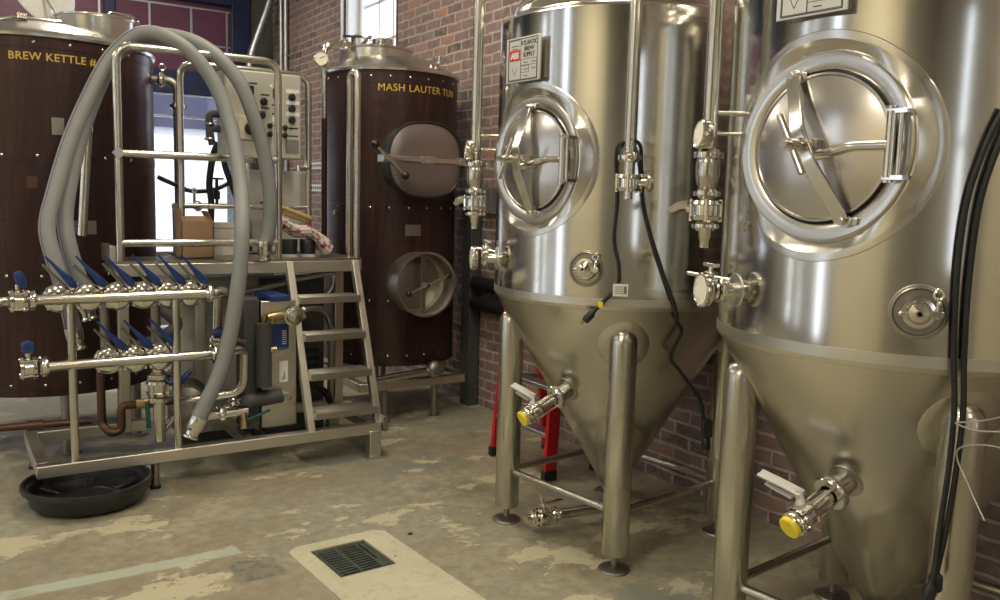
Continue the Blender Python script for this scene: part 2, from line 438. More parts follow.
# right-hand brick wall with the sash window
WY0, WY1, WZ0, WZ1 = 6.70, 7.72, 1.9, 4.0
g = G(); T = .23
g.bx(XR, XR + T, YF, WY0, 0, ZC); g.bx(XR, XR + T, WY1, YB, 0, ZC); g.bx(XR, XR + T, WY0, WY1, 0, WZ0); g.bx(XR, XR + T, WY0, WY1, WZ1, ZC)
wall('wall_right', g, M['brick'])
win = G(); wf = .07; xw = XR + .10
win.bx(xw, xw + .12, WY0 + .012, WY0 + wf, WZ0, WZ1); win.bx(xw, xw + .12, WY1 - .065, WY1 - .012, WZ0, WZ1)
win.bx(xw, xw + .12, WY0 + wf, WY1 - .065, WZ0 + .0, WZ0 + .08); win.bx(xw, xw + .12, WY0 + wf, WY1 - .065, WZ1 - .08, WZ1)
W1 = struct(obj('window_1', win, M['whitepaint'], bevel=.004))
mu = G()
for i in (1, 2): y = WY0 + wf + (WY1 - .065 - WY0 - wf) * i / 3; mu.bx(xw + .04, xw + .075, y - .014, y + .014, WZ0 + .08, WZ1 - .08)
for z in (2.2, 2.55, 2.90, 3.25): mu.bx(xw + .04, xw + .075, WY0 + wf, WY1 - .065, z - .014, z + .014)
obj('muntin', mu, M['whitepaint'], W1, bevel=.003)
gl = G(); gl.bx(xw + .054, xw + .06, WY0 + wf, WY1 - .065, WZ0 + .08, WZ1 - .08); obj('pane', gl, M['glass'], W1)
rv = G(); rv.bx(XR - .006, XR + .10, WY1 - .012, WY1 + .05, WZ0, WZ1); struct(obj('trim_2', rv, M['whitepaint'], flat=True))
rv = G(); rv.bx(XR - .004, XR + .12, WY0 - .015, WY0 + .012, WZ0, WZ1); struct(obj('trim_1', rv, M['winred'], flat=True))

# back wall with the blue glazed door
DX0, DX1, DZ = -3.2, 2.80, 4.05
FX1 = 3.005
g = G(); g.bx(FX1, XR, YB, YB + .3, 0, ZC); g.bx(XL, DX0 - .2, YB, YB + .3, 0, ZC); g.bx(DX0 - .2, FX1, YB, YB + .3, DZ + .2, ZC)
wall('wall_back', g, M['greywall'])
fr = G(); fr.bx(DX1, FX1, YB - .03, YB + .25, 0, DZ + .2); fr.bx(DX0 - .2, DX0, YB - .03, YB + .25, 0, DZ + .2); fr.bx(DX0, DX1, YB - .03, YB + .25, 3.55, DZ + .2)
fr.bx(DX0, DX1, YB - .01, YB + .2, 2.55, 2.80)
for x in (1.50, .0, -1.5): fr.bx(x, x + .11, YB - .01, YB + .2, 0, 3.55)
D1 = struct(obj('door_1', fr, M['bluesteel'], bevel=.008))
xs = [-3.2, -1.5, 0, 1.5, 2.8]
for a, b in zip(xs[:-1], xs[1:]):
    a2 = a + (.11 if a > -3 else 0)
    q = G(); q.bx(a2, b, YB + .06, YB + .10, 2.80, 3.55); obj('panel', q, M['maroon'], D1)
    q = G(); q.bx(a2, b, YB + .05, YB + .06, 3.10, 3.118); q.bx(a2, b, YB + .05, YB + .06, 3.48, 3.498)
    for t in (.28, .64): x = a2 + (b - a2) * t; q.bx(x, x + .022, YB + .05, YB + .06, 3.118, 3.48)
    q.bx(b - .045, b - .025, YB + .05, YB + .06, 2.82, 3.48)
    obj('muntin', q, M['galv'], D1)
    q = G(); q.bx(a2, b, YB + .05, YB + .09, .02, .80); obj('kick_panel', q, M['kick'], D1)
    q = G(); q.bx(a2, b, YB + .06, YB + .068, 0.80, 2.55); obj('pane', q, M['doorglass'], D1)
    q = G(); q.bx(a2, b, YB + .03, YB + .09, 2.30, 2.325); q.bx(a2, b, YB + .02, YB + .1, 0.78, .84)
    x = (a2 + b) / 2; q.bx(x - .02, x + .02, YB + .03, YB + .09, .84, 2.55)
    obj('sash', q, M['galv'], D1)
# unseen sides of the room: windows added and placed for bright streaks in the steel
def holed(name, mat, axis, pos, th, a0, a1, z0, z1, holes):
    g = G(); holes = sorted(holes)
    def put(p, q, u, v):
        if axis == 'x': g.bx(pos, pos + th, p, q, u, v)
        else: g.bx(p, q, pos, pos + th, u, v)
    cur = a0
    for (p, q, u, v) in holes:
        put(cur, p, z0, z1); put(p, q, z0, u); put(p, q, v, z1); cur = q
    put(cur, a1, z0, z1)
    return wall(name, g, mat)
LW = [(3.2, 3.62, .1, 3.9), (4.5, 4.62, .1, 3.9), (5.2, 5.45, .1, 3.9), (6.3, 6.7, .1, 3.9)]
holed('wall_left', M['darkwall'], 'x', XL - .3, .3, YF, YB, 0, ZC, LW)
FW = [(-1.9, -1.5, .9, 3.4), (2.6, 3.0, 1.0, 3.2)]
for nm, (x0_, x1_, y0_, y1_) in (('trim_reflector_left', (XL, XL + .04, -1.25, 2.35)), ('trim_reflector_front', (.35, 2.45, YF, YF + .04))):
    g = G(); g.bx(x0_, x1_, y0_, y1_, 0, ZC); struct(obj(nm, g, M['plaster'], flat=True))  # unseen cream panels added for the pale bands reflected in the tanks
holed('wall_front', M['darkwall'], 'y', YF - .3, .3, XL, XR, 0, ZC, FW)
for i, (a, b, u, v) in enumerate(LW):
    q = G(); q.bx(XL - .2, XL - .1, a, a + .02, u, v); q.bx(XL - .2, XL - .1, b - .02, b, u, v); q.bx(XL - .2, XL - .1, a, b, u, u + .06); q.bx(XL - .2, XL - .1, a, b, v - .06, v); q.bx(XL - .18, XL - .12, a, b, 2.1, 2.16)
    struct(obj('window_%d' % (2 + i), q, M['whitepaint'], flat=True))
for i, (a, b, u, v) in enumerate(FW):
    q = G(); q.bx(a, a + .06, YF - .2, YF - .1, u, v); q.bx(b - .06, b, YF - .2, YF - .1, u, v); q.bx(a, b, YF - .2, YF - .1, u, u + .06); q.bx(a, b, YF - .2, YF - .1, v - .06, v); q.bx(a, b, YF - .18, YF - .12, 2.1, 2.16)
    struct(obj('window_%d' % (6 + i), q, M['whitepaint'], flat=True))
g = G(); g.bx(XL - .3, XR + .4, YF - .3, YB + .3, ZC, ZC + .2); struct(obj('ceiling', g, M['ceil'], flat=True))
# the street outside the glazed door
g = G(); g.bx(-30, 40, YB + .3, 60, -.3, -.05); struct(obj('ground', g, simple('pale_paving', (.55, .54, .52), .8, 0, .05, 1), flat=True))
b1 = thing('street_building', 'pale facade with a blue grey upper storey across the street behind the glass', 'building', (2, 19, -.05))
q = G(); q.bx(-14, 6.5, 18, 20, -.05, 2.75); obj('facade', q, simple('pale_render', (.80, .80, .80), .8, 0, .03, 1), b1, flat=True)
q = G(); q.bx(-14, 6.5, 17.9, 20, 2.75, 9); obj('upper_wall', q, simple('blue_grey_siding', (.055, .055, .095), .7, 0, .2, 1), b1, flat=True)
q = G()
for i in range(8): q.bx(-12 + i * 2.4, -11.2 + i * 2.4, 17.8, 17.9, 3.0, 4.6)
obj('shutter', q, simple('mauve_shutter', (.10, .06, .12), .7), b1, flat=True)

# ------------------------------------------------------------------ floor drain
dr = thing('floor_drain', 'dark slotted iron drain grate set in the pale concrete floor patch', 'drain', (DC.x, DC.y, -.1))
q = G(); a3 = (dex, dey, (0, 0, 1)); c = DC + V((0, 0, -.012)); RW = .014
q.box(c + dex * (DW / 2 - RW / 2), (RW, DH, .024), a3); q.box(c - dex * (DW / 2 - RW / 2), (RW, DH, .024), a3)
q.box(c + dey * (DH / 2 - RW / 2), (DW, RW, .024), a3); q.box(c - dey * (DH / 2 - RW / 2), (DW, RW, .024), a3)
obj('rim', q, M['iron'], dr, bevel=.002)
q = G(); GW = .19; cx0 = c - dex * (DW / 2 - RW - GW / 2)
q.box(cx0 + dex * (GW / 2), (.012, DH - .02, .022), a3); q.box(cx0, (.014, DH - .02, .022), a3); q.box(cx0 - dex * (GW / 2 - .006), (.010, DH - .02, .022), a3)
for i in range(12): q.box(cx0 + dey * (-DH / 2 + .022 + i * (DH - .044) / 11), (GW, .0115, .02), a3)
obj('grate', q, M['iron'], dr, bevel=.0015)
q = G(); q.box(c + dex * (DW / 2 - RW - .008) + dey * .0, (.016, DH - .03, .018), a3); q.box(c + dex * (DW / 2 - RW - .022) + dey * -.09, (.012, .10, .018), a3); obj('side_bar', q, M['iron'], dr)
q = G(); q.box(DC + V((0, 0, -.095)), (DW - .004, DH - .004, .01), a3); obj('sump', q, M['pit'], dr)

# ------------------------------------------------------------------ fermenters
FR, ZS, ZT, ZTIP = .57, 1.10, 2.24, .20
SL = (FR - .045) / (ZS - ZTIP)
def cone_r(z): return .045 + (z - ZTIP) * SL
def triclamp(g, c, ax, r, h=.022):
    c = V(c); ax = V(ax).normalized()
    g.lathe([(r * .7, -h), (r, -h), (r * 1.12, -h * .6), (r * 1.45, -h * .5), (r * 1.5, 0), (r * 1.45, h * .5), (r * 1.12, h * .6), (r, h), (r * .7, h)], c, ax, 20)
    u, w, _ = basis(ax)
    s = c + u * (r * 1.62)
    g.cyl(s - w * r * .5, s + w * r * .9, r * .14, seg=8)
    for k in (-1, 1): g.ball(s + w * r * .95 + (ax * k) * r * .3, r * .34, (1, 1, 1), 8, 5)
    g.box(s - w * r * .1, (r * .5, r * .4, h * 1.1), (u, w, ax))
def flange_valve(g, c, ax, r):
    c = V(c)
    g.lathe([(r * .6, -r * .9), (r * 1.35, -r * .9), (r * 1.45, -r * .55), (r * 1.2, -r * .45), (r * 1.2, r * .45), (r * 1.45, r * .55), (r * 1.35, r * .9), (r * .6, r * .9)], c, ax, 20)
    u, w, n = basis(ax)
    for k in range(4):
        a = PI / 4 + k * PI / 2; d = (u * math.cos(a) + w * math.sin(a)) * r * 1.32
        g.cyl(c + d - n * r * 1.0, c + d + n * r * 1.0, r * .16, seg=6)

def fermenter(cx, cy, label, plate_dz, bar_ang, tee_ang, front_pipe=True):
    C0 = V((cx, cy, 0)); TH = -6.7; pd = lambda p: phid(p + TH)
    t = thing('fermenter', label, 'tank', (cx, cy, 0), 'conical fermenters')
    def at(phi, r, z): return C0 + pd(phi) * r + V((0, 0, z))
    # shell
    g = G(); nz, ns = 94, 240; vs = []; fs = []
    for i in range(nz + 1):
        z = ZS + (ZT - ZS) * i / nz
        vs += [C0 + pd(360 * j / ns) * FR + V((0, 0, z)) for j in range(ns)]
    nm = pd(0); em = V((0, 0, 1)).cross(nm)
    for i in range(nz):
        for j in range(ns):
            f = (i * ns + j, i * ns + (j + 1) % ns, (i + 1) * ns + (j + 1) % ns, (i + 1) * ns + j)
            m_ = (vs[f[0]] + vs[f[2]]) / 2 - C0
            if m_.dot(nm) > 0 and math.hypot(m_.dot(em), m_.z - 1.663) < .299: continue     # opening for the manway
            fs.append(f)
    g.add(vs, fs)
    g.lathe([(FR, ZT - .004), (FR - .006, ZT + .006), (FR - .02, ZT + .016), (FR - .045, ZT + .026), (FR - .050, ZT + .030), (FR - .052, ZT + .048), (FR - .058, ZT + .072), (FR - .08, ZT + .105), (FR - .13, ZT + .145), (FR - .22, ZT + .185), (FR - .36, ZT + .21), (.09, ZT + .225), (.09, ZT + .33), (.11, ZT + .33), (.11, ZT + .35), (.0, ZT + .355)], C0, seg=96)
    obj('shell', g, M['shell'], t, sharp=50)
    g = G(); g.lathe([(FR - .002, ZS + .031), (FR + .0008, ZS + .030), (FR + .0008, ZS - .001), (cone_r(ZS - .016) + .0012, ZS - .016), (cone_r(ZS - .018) - .001, ZS - .018)], C0, seg=128); obj('weld_band', g, M['band'], t, sharp=15)
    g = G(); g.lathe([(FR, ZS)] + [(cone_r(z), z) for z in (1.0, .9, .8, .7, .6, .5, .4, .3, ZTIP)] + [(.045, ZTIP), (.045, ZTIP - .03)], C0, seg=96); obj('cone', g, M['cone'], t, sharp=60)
    sc = lambda phi0, z, lat: (lambda ph: (C0 + pd(ph) * FR + V((0, 0, z)), pd(ph), FR))(phi0 - math.degrees(lat / FR))
    def sk(phi0, z, lat):
        r = cone_r(z); ph = phi0 - math.degrees(lat / r)
        return C0 + pd(ph) * r + V((0, 0, z)), (pd(ph) - V((0, 0, SL))).normalized(), r
    # legs
    for i, (sx, sy) in enumerate(((-1, -1), (-1, 1), (1, 1), (1, -1))):
        ph = {(-1, -1): -45, (-1, 1): 45, (1, 1): 135, (1, -1): -135}[(sx, sy)]; p = C0 + pd(ph) * .487
        g = G(); g.lathe([(.0, .072), (.052, .072), (.056, .078), (.056, .94), (.053, .965), (.041, .988), (.021, 1.0), (0, 1.003)], p, seg=28)
        lg = obj('leg', g, M['leg'], t)
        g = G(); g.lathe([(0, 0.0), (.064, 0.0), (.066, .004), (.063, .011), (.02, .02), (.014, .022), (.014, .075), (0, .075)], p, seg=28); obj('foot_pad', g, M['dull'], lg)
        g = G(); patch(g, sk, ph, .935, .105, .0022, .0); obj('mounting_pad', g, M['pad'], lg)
    cs_ = [pd(a) * .487 for a in (-45, 45, 135, -135)]
    for i in range(4):
        a, b = cs_[i], cs_[(i + 1) % 4]; d = (b - a).normalized() * .048
        g = G(); g.cyl(C0 + a + d + V((0, 0, .245)), C0 + b - d + V((0, 0, .245)), .0155, seg=14); obj('crossbar', g, M['leg'], t)
    # manway
    ph = 0; n = pd(ph); e1 = V((0, 0, 1)).cross(n) * 1.0; up = V((0, 0, 1))
    # e1 points to the right hand of someone facing the door
    FP = .540; ZM = 1.663
    O = at(ph, FP, ZM)
    g = G(); seg = 72
    rings = []
    for (R, f) in ((.310, 0), (.306, .0), (.290, .0), (.284, .03), (.258, .94), (.254, .99)):
        ring = []
        for j in range(seg):
            a = 2 * PI * j / seg; l = R * math.cos(a); z = R * math.sin(a)
            dep = math.sqrt(FR * FR - l * l) + (.002 if R < .31 else -.002)
            ring.append(C0 + n * (dep * (1 - f) + FP * f) + e1 * l + up * (z + ZM))
        rings.append(ring)
    for rr, hh in ((.253, .000), (.252, .007), (.248, .011), (.234, .0125), (.217, .010), (.208, .006), (.2065, -.012)):
        rings.append([O + n * hh + (e1 * math.cos(2 * PI * j / seg) + up * math.sin(2 * PI * j / seg)) * rr for j in range(seg)])
    vs = [q for r in rings for q in r]
    fs = [(i * seg + j, i * seg + (j + 1) % seg, (i + 1) * seg + (j + 1) % seg, (i + 1) * seg + j) for i in range(len(rings) - 1) for j in range(seg)]
    mw = obj('manway', G().add(vs, fs), M['flange'], t, sharp=32)
    g = G(); g.torus(O + n * .001, n, .2035, .0042, 72, 8); obj('gasket', g, M['black'], mw)
    g = G(); g.lathe([(.200, -.01), (.200, .010), (.199, .014), (.193, .015), (.190, .011), (.175, .015), (.13, .026), (.07, .034), (0, .037)], O + n * .004, n, 72); obj('door', g, M['door'], mw, sharp=30)
    q = lambda x, y, d: O + e1 * x + up * y + n * d
    bs, bc = sn(bar_ang), cs(bar_ang); Rb = .213
    g = G()      # clamping bar, bowed away from the door
    prof = [(-.020, -.006), (.020, -.006), (.020, .006), (-.020, .006)]
    bx_ = [(-Rb, .032), (-Rb * .92, .036), (-.05, .10), (.05, .10), (Rb * .92, .036), (Rb, .032)]
    g.sweep([q(-s * bs, s * bc, d) for s, d in [(-a, b) for a, b in bx_]], prof, up=n)
    obj('clamp_bar', g, M['pol'], mw, bevel=.002)
    for s in (-1, 1):
        b = (-s * Rb * bs, s * Rb * bc); g = G()
        g.cyl(q(b[0] + .006, b[1], .0), q(b[0] + .006, b[1], .028), .017, seg=16); g.cyl(q(b[0], b[1], .02), q(b[0], b[1], .044), .012, seg=6)
        g.box(q(b[0] + .018, b[1], .012), (.036, .02, .02), (e1, up, n)); obj('bar_pivot', g, M['pol'], mw, bevel=.002)
    g = G(); g.cyl(q(0, 0, .03), q(0, 0, .195), .011, seg=16); g.cyl(q(0, 0, .085), q(0, 0, .118), .020, seg=20); g.cyl(q(0, 0, .135), q(0, 0, .175), .017, seg=18); obj('clamp_screw', g, M['pol'], mw)
    g = G(); ts, tc = sn(tee_ang), cs(tee_ang)
    g.cyl(q(-ts * .088, tc * .088, .150), q(0, 0, .155), .0095, seg=12); g.cyl(q(0, 0, .155), q(ts * .085, -tc * .085, .160), .0095, seg=12)
    obj('tee_handle', g, M['pol'], mw)
    g = G(); g.box(q(.0, -.004, .045), (.034, .05, .034), (e1, up, n)); obj('screw_block', g, M['dull'], mw, bevel=.003)
    g = G(); g.tube(fillet([q(.012, -.018, .05), q(.06, -.012, .056), q(.10, .0, .050), q(.205, .0, .050)], .03), .0115, 12); g.cyl(q(-.02, -.025, .05), q(.05, -.016, .053), .0145, seg=12); obj('hinge_arm', g, M['pol'], mw)
    g = G(); g.cyl(q(.208, -.082, .048), q(.208, .082, .048), .012, seg=16); g.box(q(.222, .082, .032), (.052, .011, .046), (e1, up, n)); g.box(q(.222, -.082, .032), (.052, .011, .046), (e1, up, n)); g.cyl(q(.231, -.08, .044), q(.231, .08, .044), .006, seg=10)
    for s in (-1, 1): g.cyl(q(.208, .088 * s, .048), q(.208, .095 * s, .048), .014, seg=12)
    obj('hinge', g, M['pol'], mw)
    # name plate on a stand-off
    ph = 3; n2 = pd(ph); f1 = V((0, 0, 1)).cross(n2)
    pc = at(ph, FR + .022, 2.065 + plate_dz); pw, phh = .215, .175
    g = G(); g.box(pc, (pw, phh, .006), (f1, up, n2)); g.box(pc - n2 * .008, (pw - .03, phh - .03, .02), (f1, up, n2)); pl = obj('name_plate', g, M['plate'], t, bevel=.0015)
    g = G(); k = lambda x, y, d=.0032: pc + f1 * x + up * y + n2 * d
    def fr(x0, x1, y0, y1, w=.0016):
        for a, b, c_, d_ in ((x0, x1, y0, y0 + w), (x0, x1, y1 - w, y1), (x0, x0 + w, y0, y1), (x1 - w, x1, y0, y1)):
            g.box(k((a + b) / 2, (c_ + d_) / 2), (b - a, d_ - c_, .0008), (f1, up, n2))
    fr(-.094, .094, -.082, .082, .003); fr(-.09, -.012, -.078, .078); fr(-.012, .09, -.078, .0)
    fr(-.012, .09, -.025, .0); fr(-.012, .04, -.053, -.025)
    for i in range(3): g.box(k(-.05, .055 - i * .012), (.05 - .008 * i, .003, .0008), (f1, up, n2))
    for i in range(5): g.box(k(.02 + (i % 2) * .05, -.014 - (i // 2) * .026), (.026, .0028, .0008), (f1, up, n2))
    g.bar(k(-.068, -.03), k(-.052, -.062), .0018, .0008, n2); g.bar(k(-.036, -.03), k(-.052, -.062), .0018, .0008, n2)
    for s, y in (('ATLANTIC', .054), ('BREW', .031), ('SUPPLY', .008)):
        text_on_plane(g, s, .0245, k(.039, y), f1, up, n2, ext=.0004, bold=.0006, align='CENTER', space=.9)
    obj('lettering', g, M['ink'], pl, flat=True)
    g = G(); g.box(k(-.051, .018), (.068, .042, .0012), (f1, up, n2)); rp = obj('red_panel', g, M['red'], pl, flat=True)
    g = G(); text_on_plane(g, 'ABS', .034, k(-.051, .006, .0042), f1, up, n2, ext=.0004, bold=.0015, align='CENTER', space=.85); obj('logo', g, M['white'], pl, flat=True)
    # front spray-ball pipe
    if front_pipe:
        a0, rr = -43.6, .655
        g = G(); g.tube(fillet([at(a0, rr, 1.67), at(a0, rr, 2.66), at(a0, .25, 2.72), at(a0, .25, ZT + .25)], .10), .0225, 18); pi = obj('wash_pipe', g, M['tube'], t)
        g = G(); triclamp(g, at(a0, rr, 1.668), (0, 0, 1), .030, .018); obj('pipe_clamp', g, M['pol'], pi)
        g = G(); flange_valve(g, at(a0, rr, 1.575), (0, 0, 1), .034); g.cyl(at(a0, rr, 1.60), at(a0, rr, 1.67), .02, seg=14)
        g.cyl(at(a0, rr, 1.515), at(a0, rr, 1.56), .016, seg=12); obj('valve_body', g, M['pol'], pi)
        tdir = V((0, 0, 1)).cross(pd(a0)); c = at(a0, rr, 1.578)
        g = G(); g.cyl(c, c + tdir * .07 + pd(a0) * .01, .016, seg=14); triclamp(g, c + tdir * .075 + pd(a0) * .01, tdir, .022, .014); obj('side_outlet', g, M['pol'], pi)
        g = G(); st = at(a0, FR - .004, 1.66); g.cyl(st, at(a0, rr, 1.66), .008, seg=10); obj('bracket', g, M['pol'], pi)
    # side pipe with gauge, clamp and butterfly valve
    a0, rr = 32, .67
    T = V((0, 0, 1)).cross(pd(a0))       # tangent, to the right of someone facing the tank there
    g = G(); g.tube(fillet([at(a0, rr, 1.67), at(a0, rr, 2.70), at(a0, .33, 2.76), at(a0, .33, ZT + .24)], .10), .0225, 18); pi = obj('vent_pipe', g, M['tube'], t)
    g = G(); triclamp(g, at(a0, rr, 1.650), (0, 0, 1), .030, .018); obj('pipe_clamp', g, M['pol'], pi)
    g = G(); g.lathe([(.02, .018), (.032, .014), (.036, .0), (.036, -.03), (.033, -.052), (.026, -.072), (.020, -.082), (.020, -.16)], at(a0, rr, 1.625), seg=24); obj('pressure_bulb', g, M['tube'], pi)
    g = G(); flange_valve(g, at(a0, rr, 1.485), (0, 0, 1), .033); triclamp(g, at(a0, rr, 1.535), (0, 0, 1), .027, .014); triclamp(g, at(a0, rr, 1.437), (0, 0, 1), .027, .014); g.lathe([(.020, 0), (.018, -.04), (.014, -.045), (.014, -.068), (.010, -.068)], at(a0, rr, 1.44), seg=16); obj('valve_body', g, M['pol'], pi)
    g = G(); c = at(a0, rr, 1.49); w = -T * .6 + pd(a0) * .5; w.normalize()
    g.cyl(c, c + w * .06, .014, seg=12); g.tube([c + w * .055 + V((0, 0, .012)), c + w * .09 + V((0, 0, .006)), c + w * .12 + V((0, 0, -.008))], [.016, .017, .014], 8); obj('valve_handle', g, M['pol'], pi)
    g = G(); c = at(a0, rr, 1.705) + T * .030 ; fd = (pd(32) * .95 + V((0, 0, .1))).normalized()
    g.lathe([(0, -.018), (.040, -.018), (.044, -.012), (.044, .012), (.040, .016), (.037, .013), (0, .013)], c + fd * .032, fd, 28); g.cyl(c, c + fd * .03, .011, seg=10); ga = obj('gauge', g, M['pol'], pi)
    g = G(); g.lathe([(.0365, 0), (0, .0004)], c + fd * .0462, fd, 28); obj('dial_face', g, M['dial'], ga)
    g = G(); g.cyl(at(a0, rr, 1.775), at(a0, FR - .004, 1.775), .008, seg=10); g.cyl(at(a0, rr, 1.715), at(a0, FR - .004, 1.715), .006, seg=10); obj('bracket', g, M['pol'], pi)
    # temperature well, dial and sample cock
    a0, z0 = 30, 1.245
    nrm = pd(a0); T = V((0, 0, 1)).cross(nrm)
    g = G(); patch(g, sc, a0, z0, .052, .003); por = obj('thermometer_port', g, M['band'], t)
    g = G(); g.cyl(at(a0, FR - .01, z0), at(a0, FR + .07, z0), .022, seg=18); triclamp(g, at(a0, FR + .055, z0), nrm, .026, .014); obj('ferrule', g, M['pol'], por)
    g = G(); g.lathe([(.022, 0), (.05, .004), (.054, .010), (.054, .026), (.050, .030), (.046, .027), (0, .027)], at(a0, FR + .085, z0), nrm, 28); obj('dial', g, M['pol'], por)
    g = G(); g.lathe([(.0455, 0), (0, 0.0004)], at(a0, FR + .113, z0), nrm, 28); obj('dial_face', g, M['dial'], por)
    g = G(); b = at(a0, FR + .045, z0 + .02) ; sd = (nrm * .40 - T * .92 + V((0, 0, .06))).normalized()
    b = at(a0 + 5, FR - .005, z0 + .022)
    g.cyl(b, b + sd * .07, .012, seg=12); flange_valve(g, b + sd * .085, sd, .016); g.cyl(b + sd * .10, b + sd * .185, .0075, seg=12); g.cyl(b + sd * .085, b + sd * .085 + V((0, 0, .038)), .008, seg=10)
    g.box(b + sd * .085 + V((0, 0, .040)), (.05, .022, .012), (sd, sd.cross(V((0, 0, 1))).normalized(), (0, 0, 1))); obj('sample_cock', g, M['pol'], por, bevel=.001)
    # clamped port low on the shell
    a0, z0 = -28.6, 1.243; nrm = pd(a0); T = V((0, 0, 1)).cross(nrm)
    g = G(); patch(g, sc, a0, z0, .072, .0012, .062); por = obj('sample_port', g, M['recess'], t)
    g = G(); g.lathe([(.066, -.02), (.066, .003), (.063, .005), (.060, .003), (.058, -.002), (.03, -.004), (0, -.004)], at(a0, FR + .004, z0), nrm, 40); obj('port_ring', g, M['recess'], por)
    g = G(); c = at(a0, FR + .012, z0); triclamp(g, c, nrm, .028, .013); g.lathe([(.026, .0), (.024, .006), (.010, .010), (.009, .03), (.006, .03), (.005, .01)], c + nrm * .01, nrm, 20); obj('port_clamp', g, M['pol'], por)
    g = G(); c2 = c + T * .042 + nrm * .008; g.cyl(c2 + V((0, 0, -.012)), c2 + V((0, 0, .034)), .0045, seg=8); g.torus(c2 + V((0, 0, .047)), nrm, .011, .0045, 18, 8); g.box(c2, (.03, .016, .02), (T, (0, 0, 1), nrm)); obj('wing_nut', g, M['pol'], por, bevel=.001)
    g = G(); g.ball(c - T * .040 + V((0, 0, -.004)), .009); obj('clamp_pin', g, M['pol'], por)
    # racking arm on the cone
    a0, z0 = -4.5, .698; b, nn, _ = sk(a0, z0, 0); nn = (pd(a0 + 16) * .92 - V((0, 0, .46))).normalized(); sx = V((0, 0, 1)).cross(pd(a0)); sx = (sx - nn * sx.dot(nn)).normalized(); uu = nn.cross(sx)
    g = G(); patch(g, sk, a0, z0, .052, .003); ra = obj('racking_port', g, M['recess'], t)
    g = G(); g.cyl(b - nn * .01, b + nn * .05, .036, seg=24); g.lathe([(.03, -.012), (.052, -.012), (.055, -.006), (.055, .006), (.052, .012), (.03, .012)], b + nn * .062, nn, 28); g.cyl(b + nn * .06, b + nn * .18, .022, seg=20); obj('racking_pipe', g, M['pol'], ra)
    g = G()
    for k_ in (0, 1, 2):
        a = R_(60 + k_ * 120); d = (sx * math.cos(a) + uu * math.sin(a)) * .034; g.cyl(b + nn * .05 + d, b + nn * .19 + d, .005, seg=8)
    obj('tie_rod', g, M['pol'], ra)
    g = G(); flange_valve(g, b + nn * .18, nn, .028); triclamp(g, b + nn * .222, nn, .027, .015); obj('valve_body', g, M['pol'], ra)
    g = G(); g.lathe([(.0, .012), (.030, .012), (.034, .008), (.034, -.002), (.030, -.004), (0, -.004)], b + nn * .240, nn, 28); obj('dust_cap', g, M['cap_yellow'], ra)
    vc = b + nn * .18; hb = vc - sx * .028 + V((0, 0, .052)); tl = (sx - V((0, 0, sx.z))).normalized(); fw_ = pd(a0 + 10)
    g = G(); g.cyl(vc, vc - sx * .02 + V((0, 0, .035)), .016, seg=14); g.bar(vc - sx * .012 + V((0, 0, .02)), hb + V((0, 0, .006)), .026, .012, nn); g.cyl(hb - V((0, 0, .006)), hb + V((0, 0, .012)), .012, seg=12)
    g.sweep([hb + tl * .012 + V((0, 0, .004)), hb - tl * .05 + V((0, 0, .014)) + fw_ * .004, hb - tl * .135 + V((0, 0, .026)) + fw_ * .012], [(-.015, -.004), (.015, -.004), (.015, .004), (-.015, .004)], up=V((0, 0, 1)) + fw_ * .5)
    g.sweep([hb - tl * .02 + V((0, 0, -.018)), hb - tl * .07 + V((0, 0, -.012)), hb - tl * .12 + V((0, 0, -.004))], [(-.007, -.003), (.007, -.003), (.007, .003), (-.007, .003)], up=V((0, 0, 1)) + fw_ * .5)
    obj('lever', g, M['plate'], ra, bevel=.001)  # paler material puts the lever's bright reflection into its colour
    # bottom outlet and drain
    g = G(); g.lathe([(.047, .0), (.06, -.002), (.062, -.012), (.05, -.018), (.036, -.03), (.036, -.07)], C0 + V((0, 0, ZTIP - .025)), seg=28); ou = obj('bottom_outlet', g, M['dull'], t)
    e = V((cx - .36, cy + .045, .095))
    g = G(); g.tube(fillet([C0 + V((0, 0, ZTIP - .06)), C0 + V((0, 0, .095)), e], .05), .024, 16); obj('drain_pipe', g, M['pol'], ou)
    d = (e - (C0 + V((0, 0, .095)))).normalized()
    g = G(); triclamp(g, e - d * .06, d, .027, .014); flange_valve(g, e + d * .005, d, .03); triclamp(g, e + d * .05, d, .027, .014); g.cyl(e + d * .05, e + d * .085, .022, seg=18); obj('valve_body', g, M['pol'], ou)
    g = G(); g.cyl(e, e + V((0, 0, .06)), .010, seg=10); g.bar(e + V((0, 0, .062)), e + V((0, 0, .068)) - d * .10, .022, .006); g.bar(e + V((0, 0, .06)) , e + V((0, .03, .10)), .02, .006, d); obj('valve_handle', g, M['pol'], ou, bevel=.001)
    return t
fermenter(2.57, 2.95, 'steel conical fermenter next to the brown tun, red step ladder behind its legs', -.005, 5, -24)
fermenter(2.555, 1.575, 'steel conical fermenter nearest the viewer, with twin black cables hanging down its shell', .03, 24, 28, False)
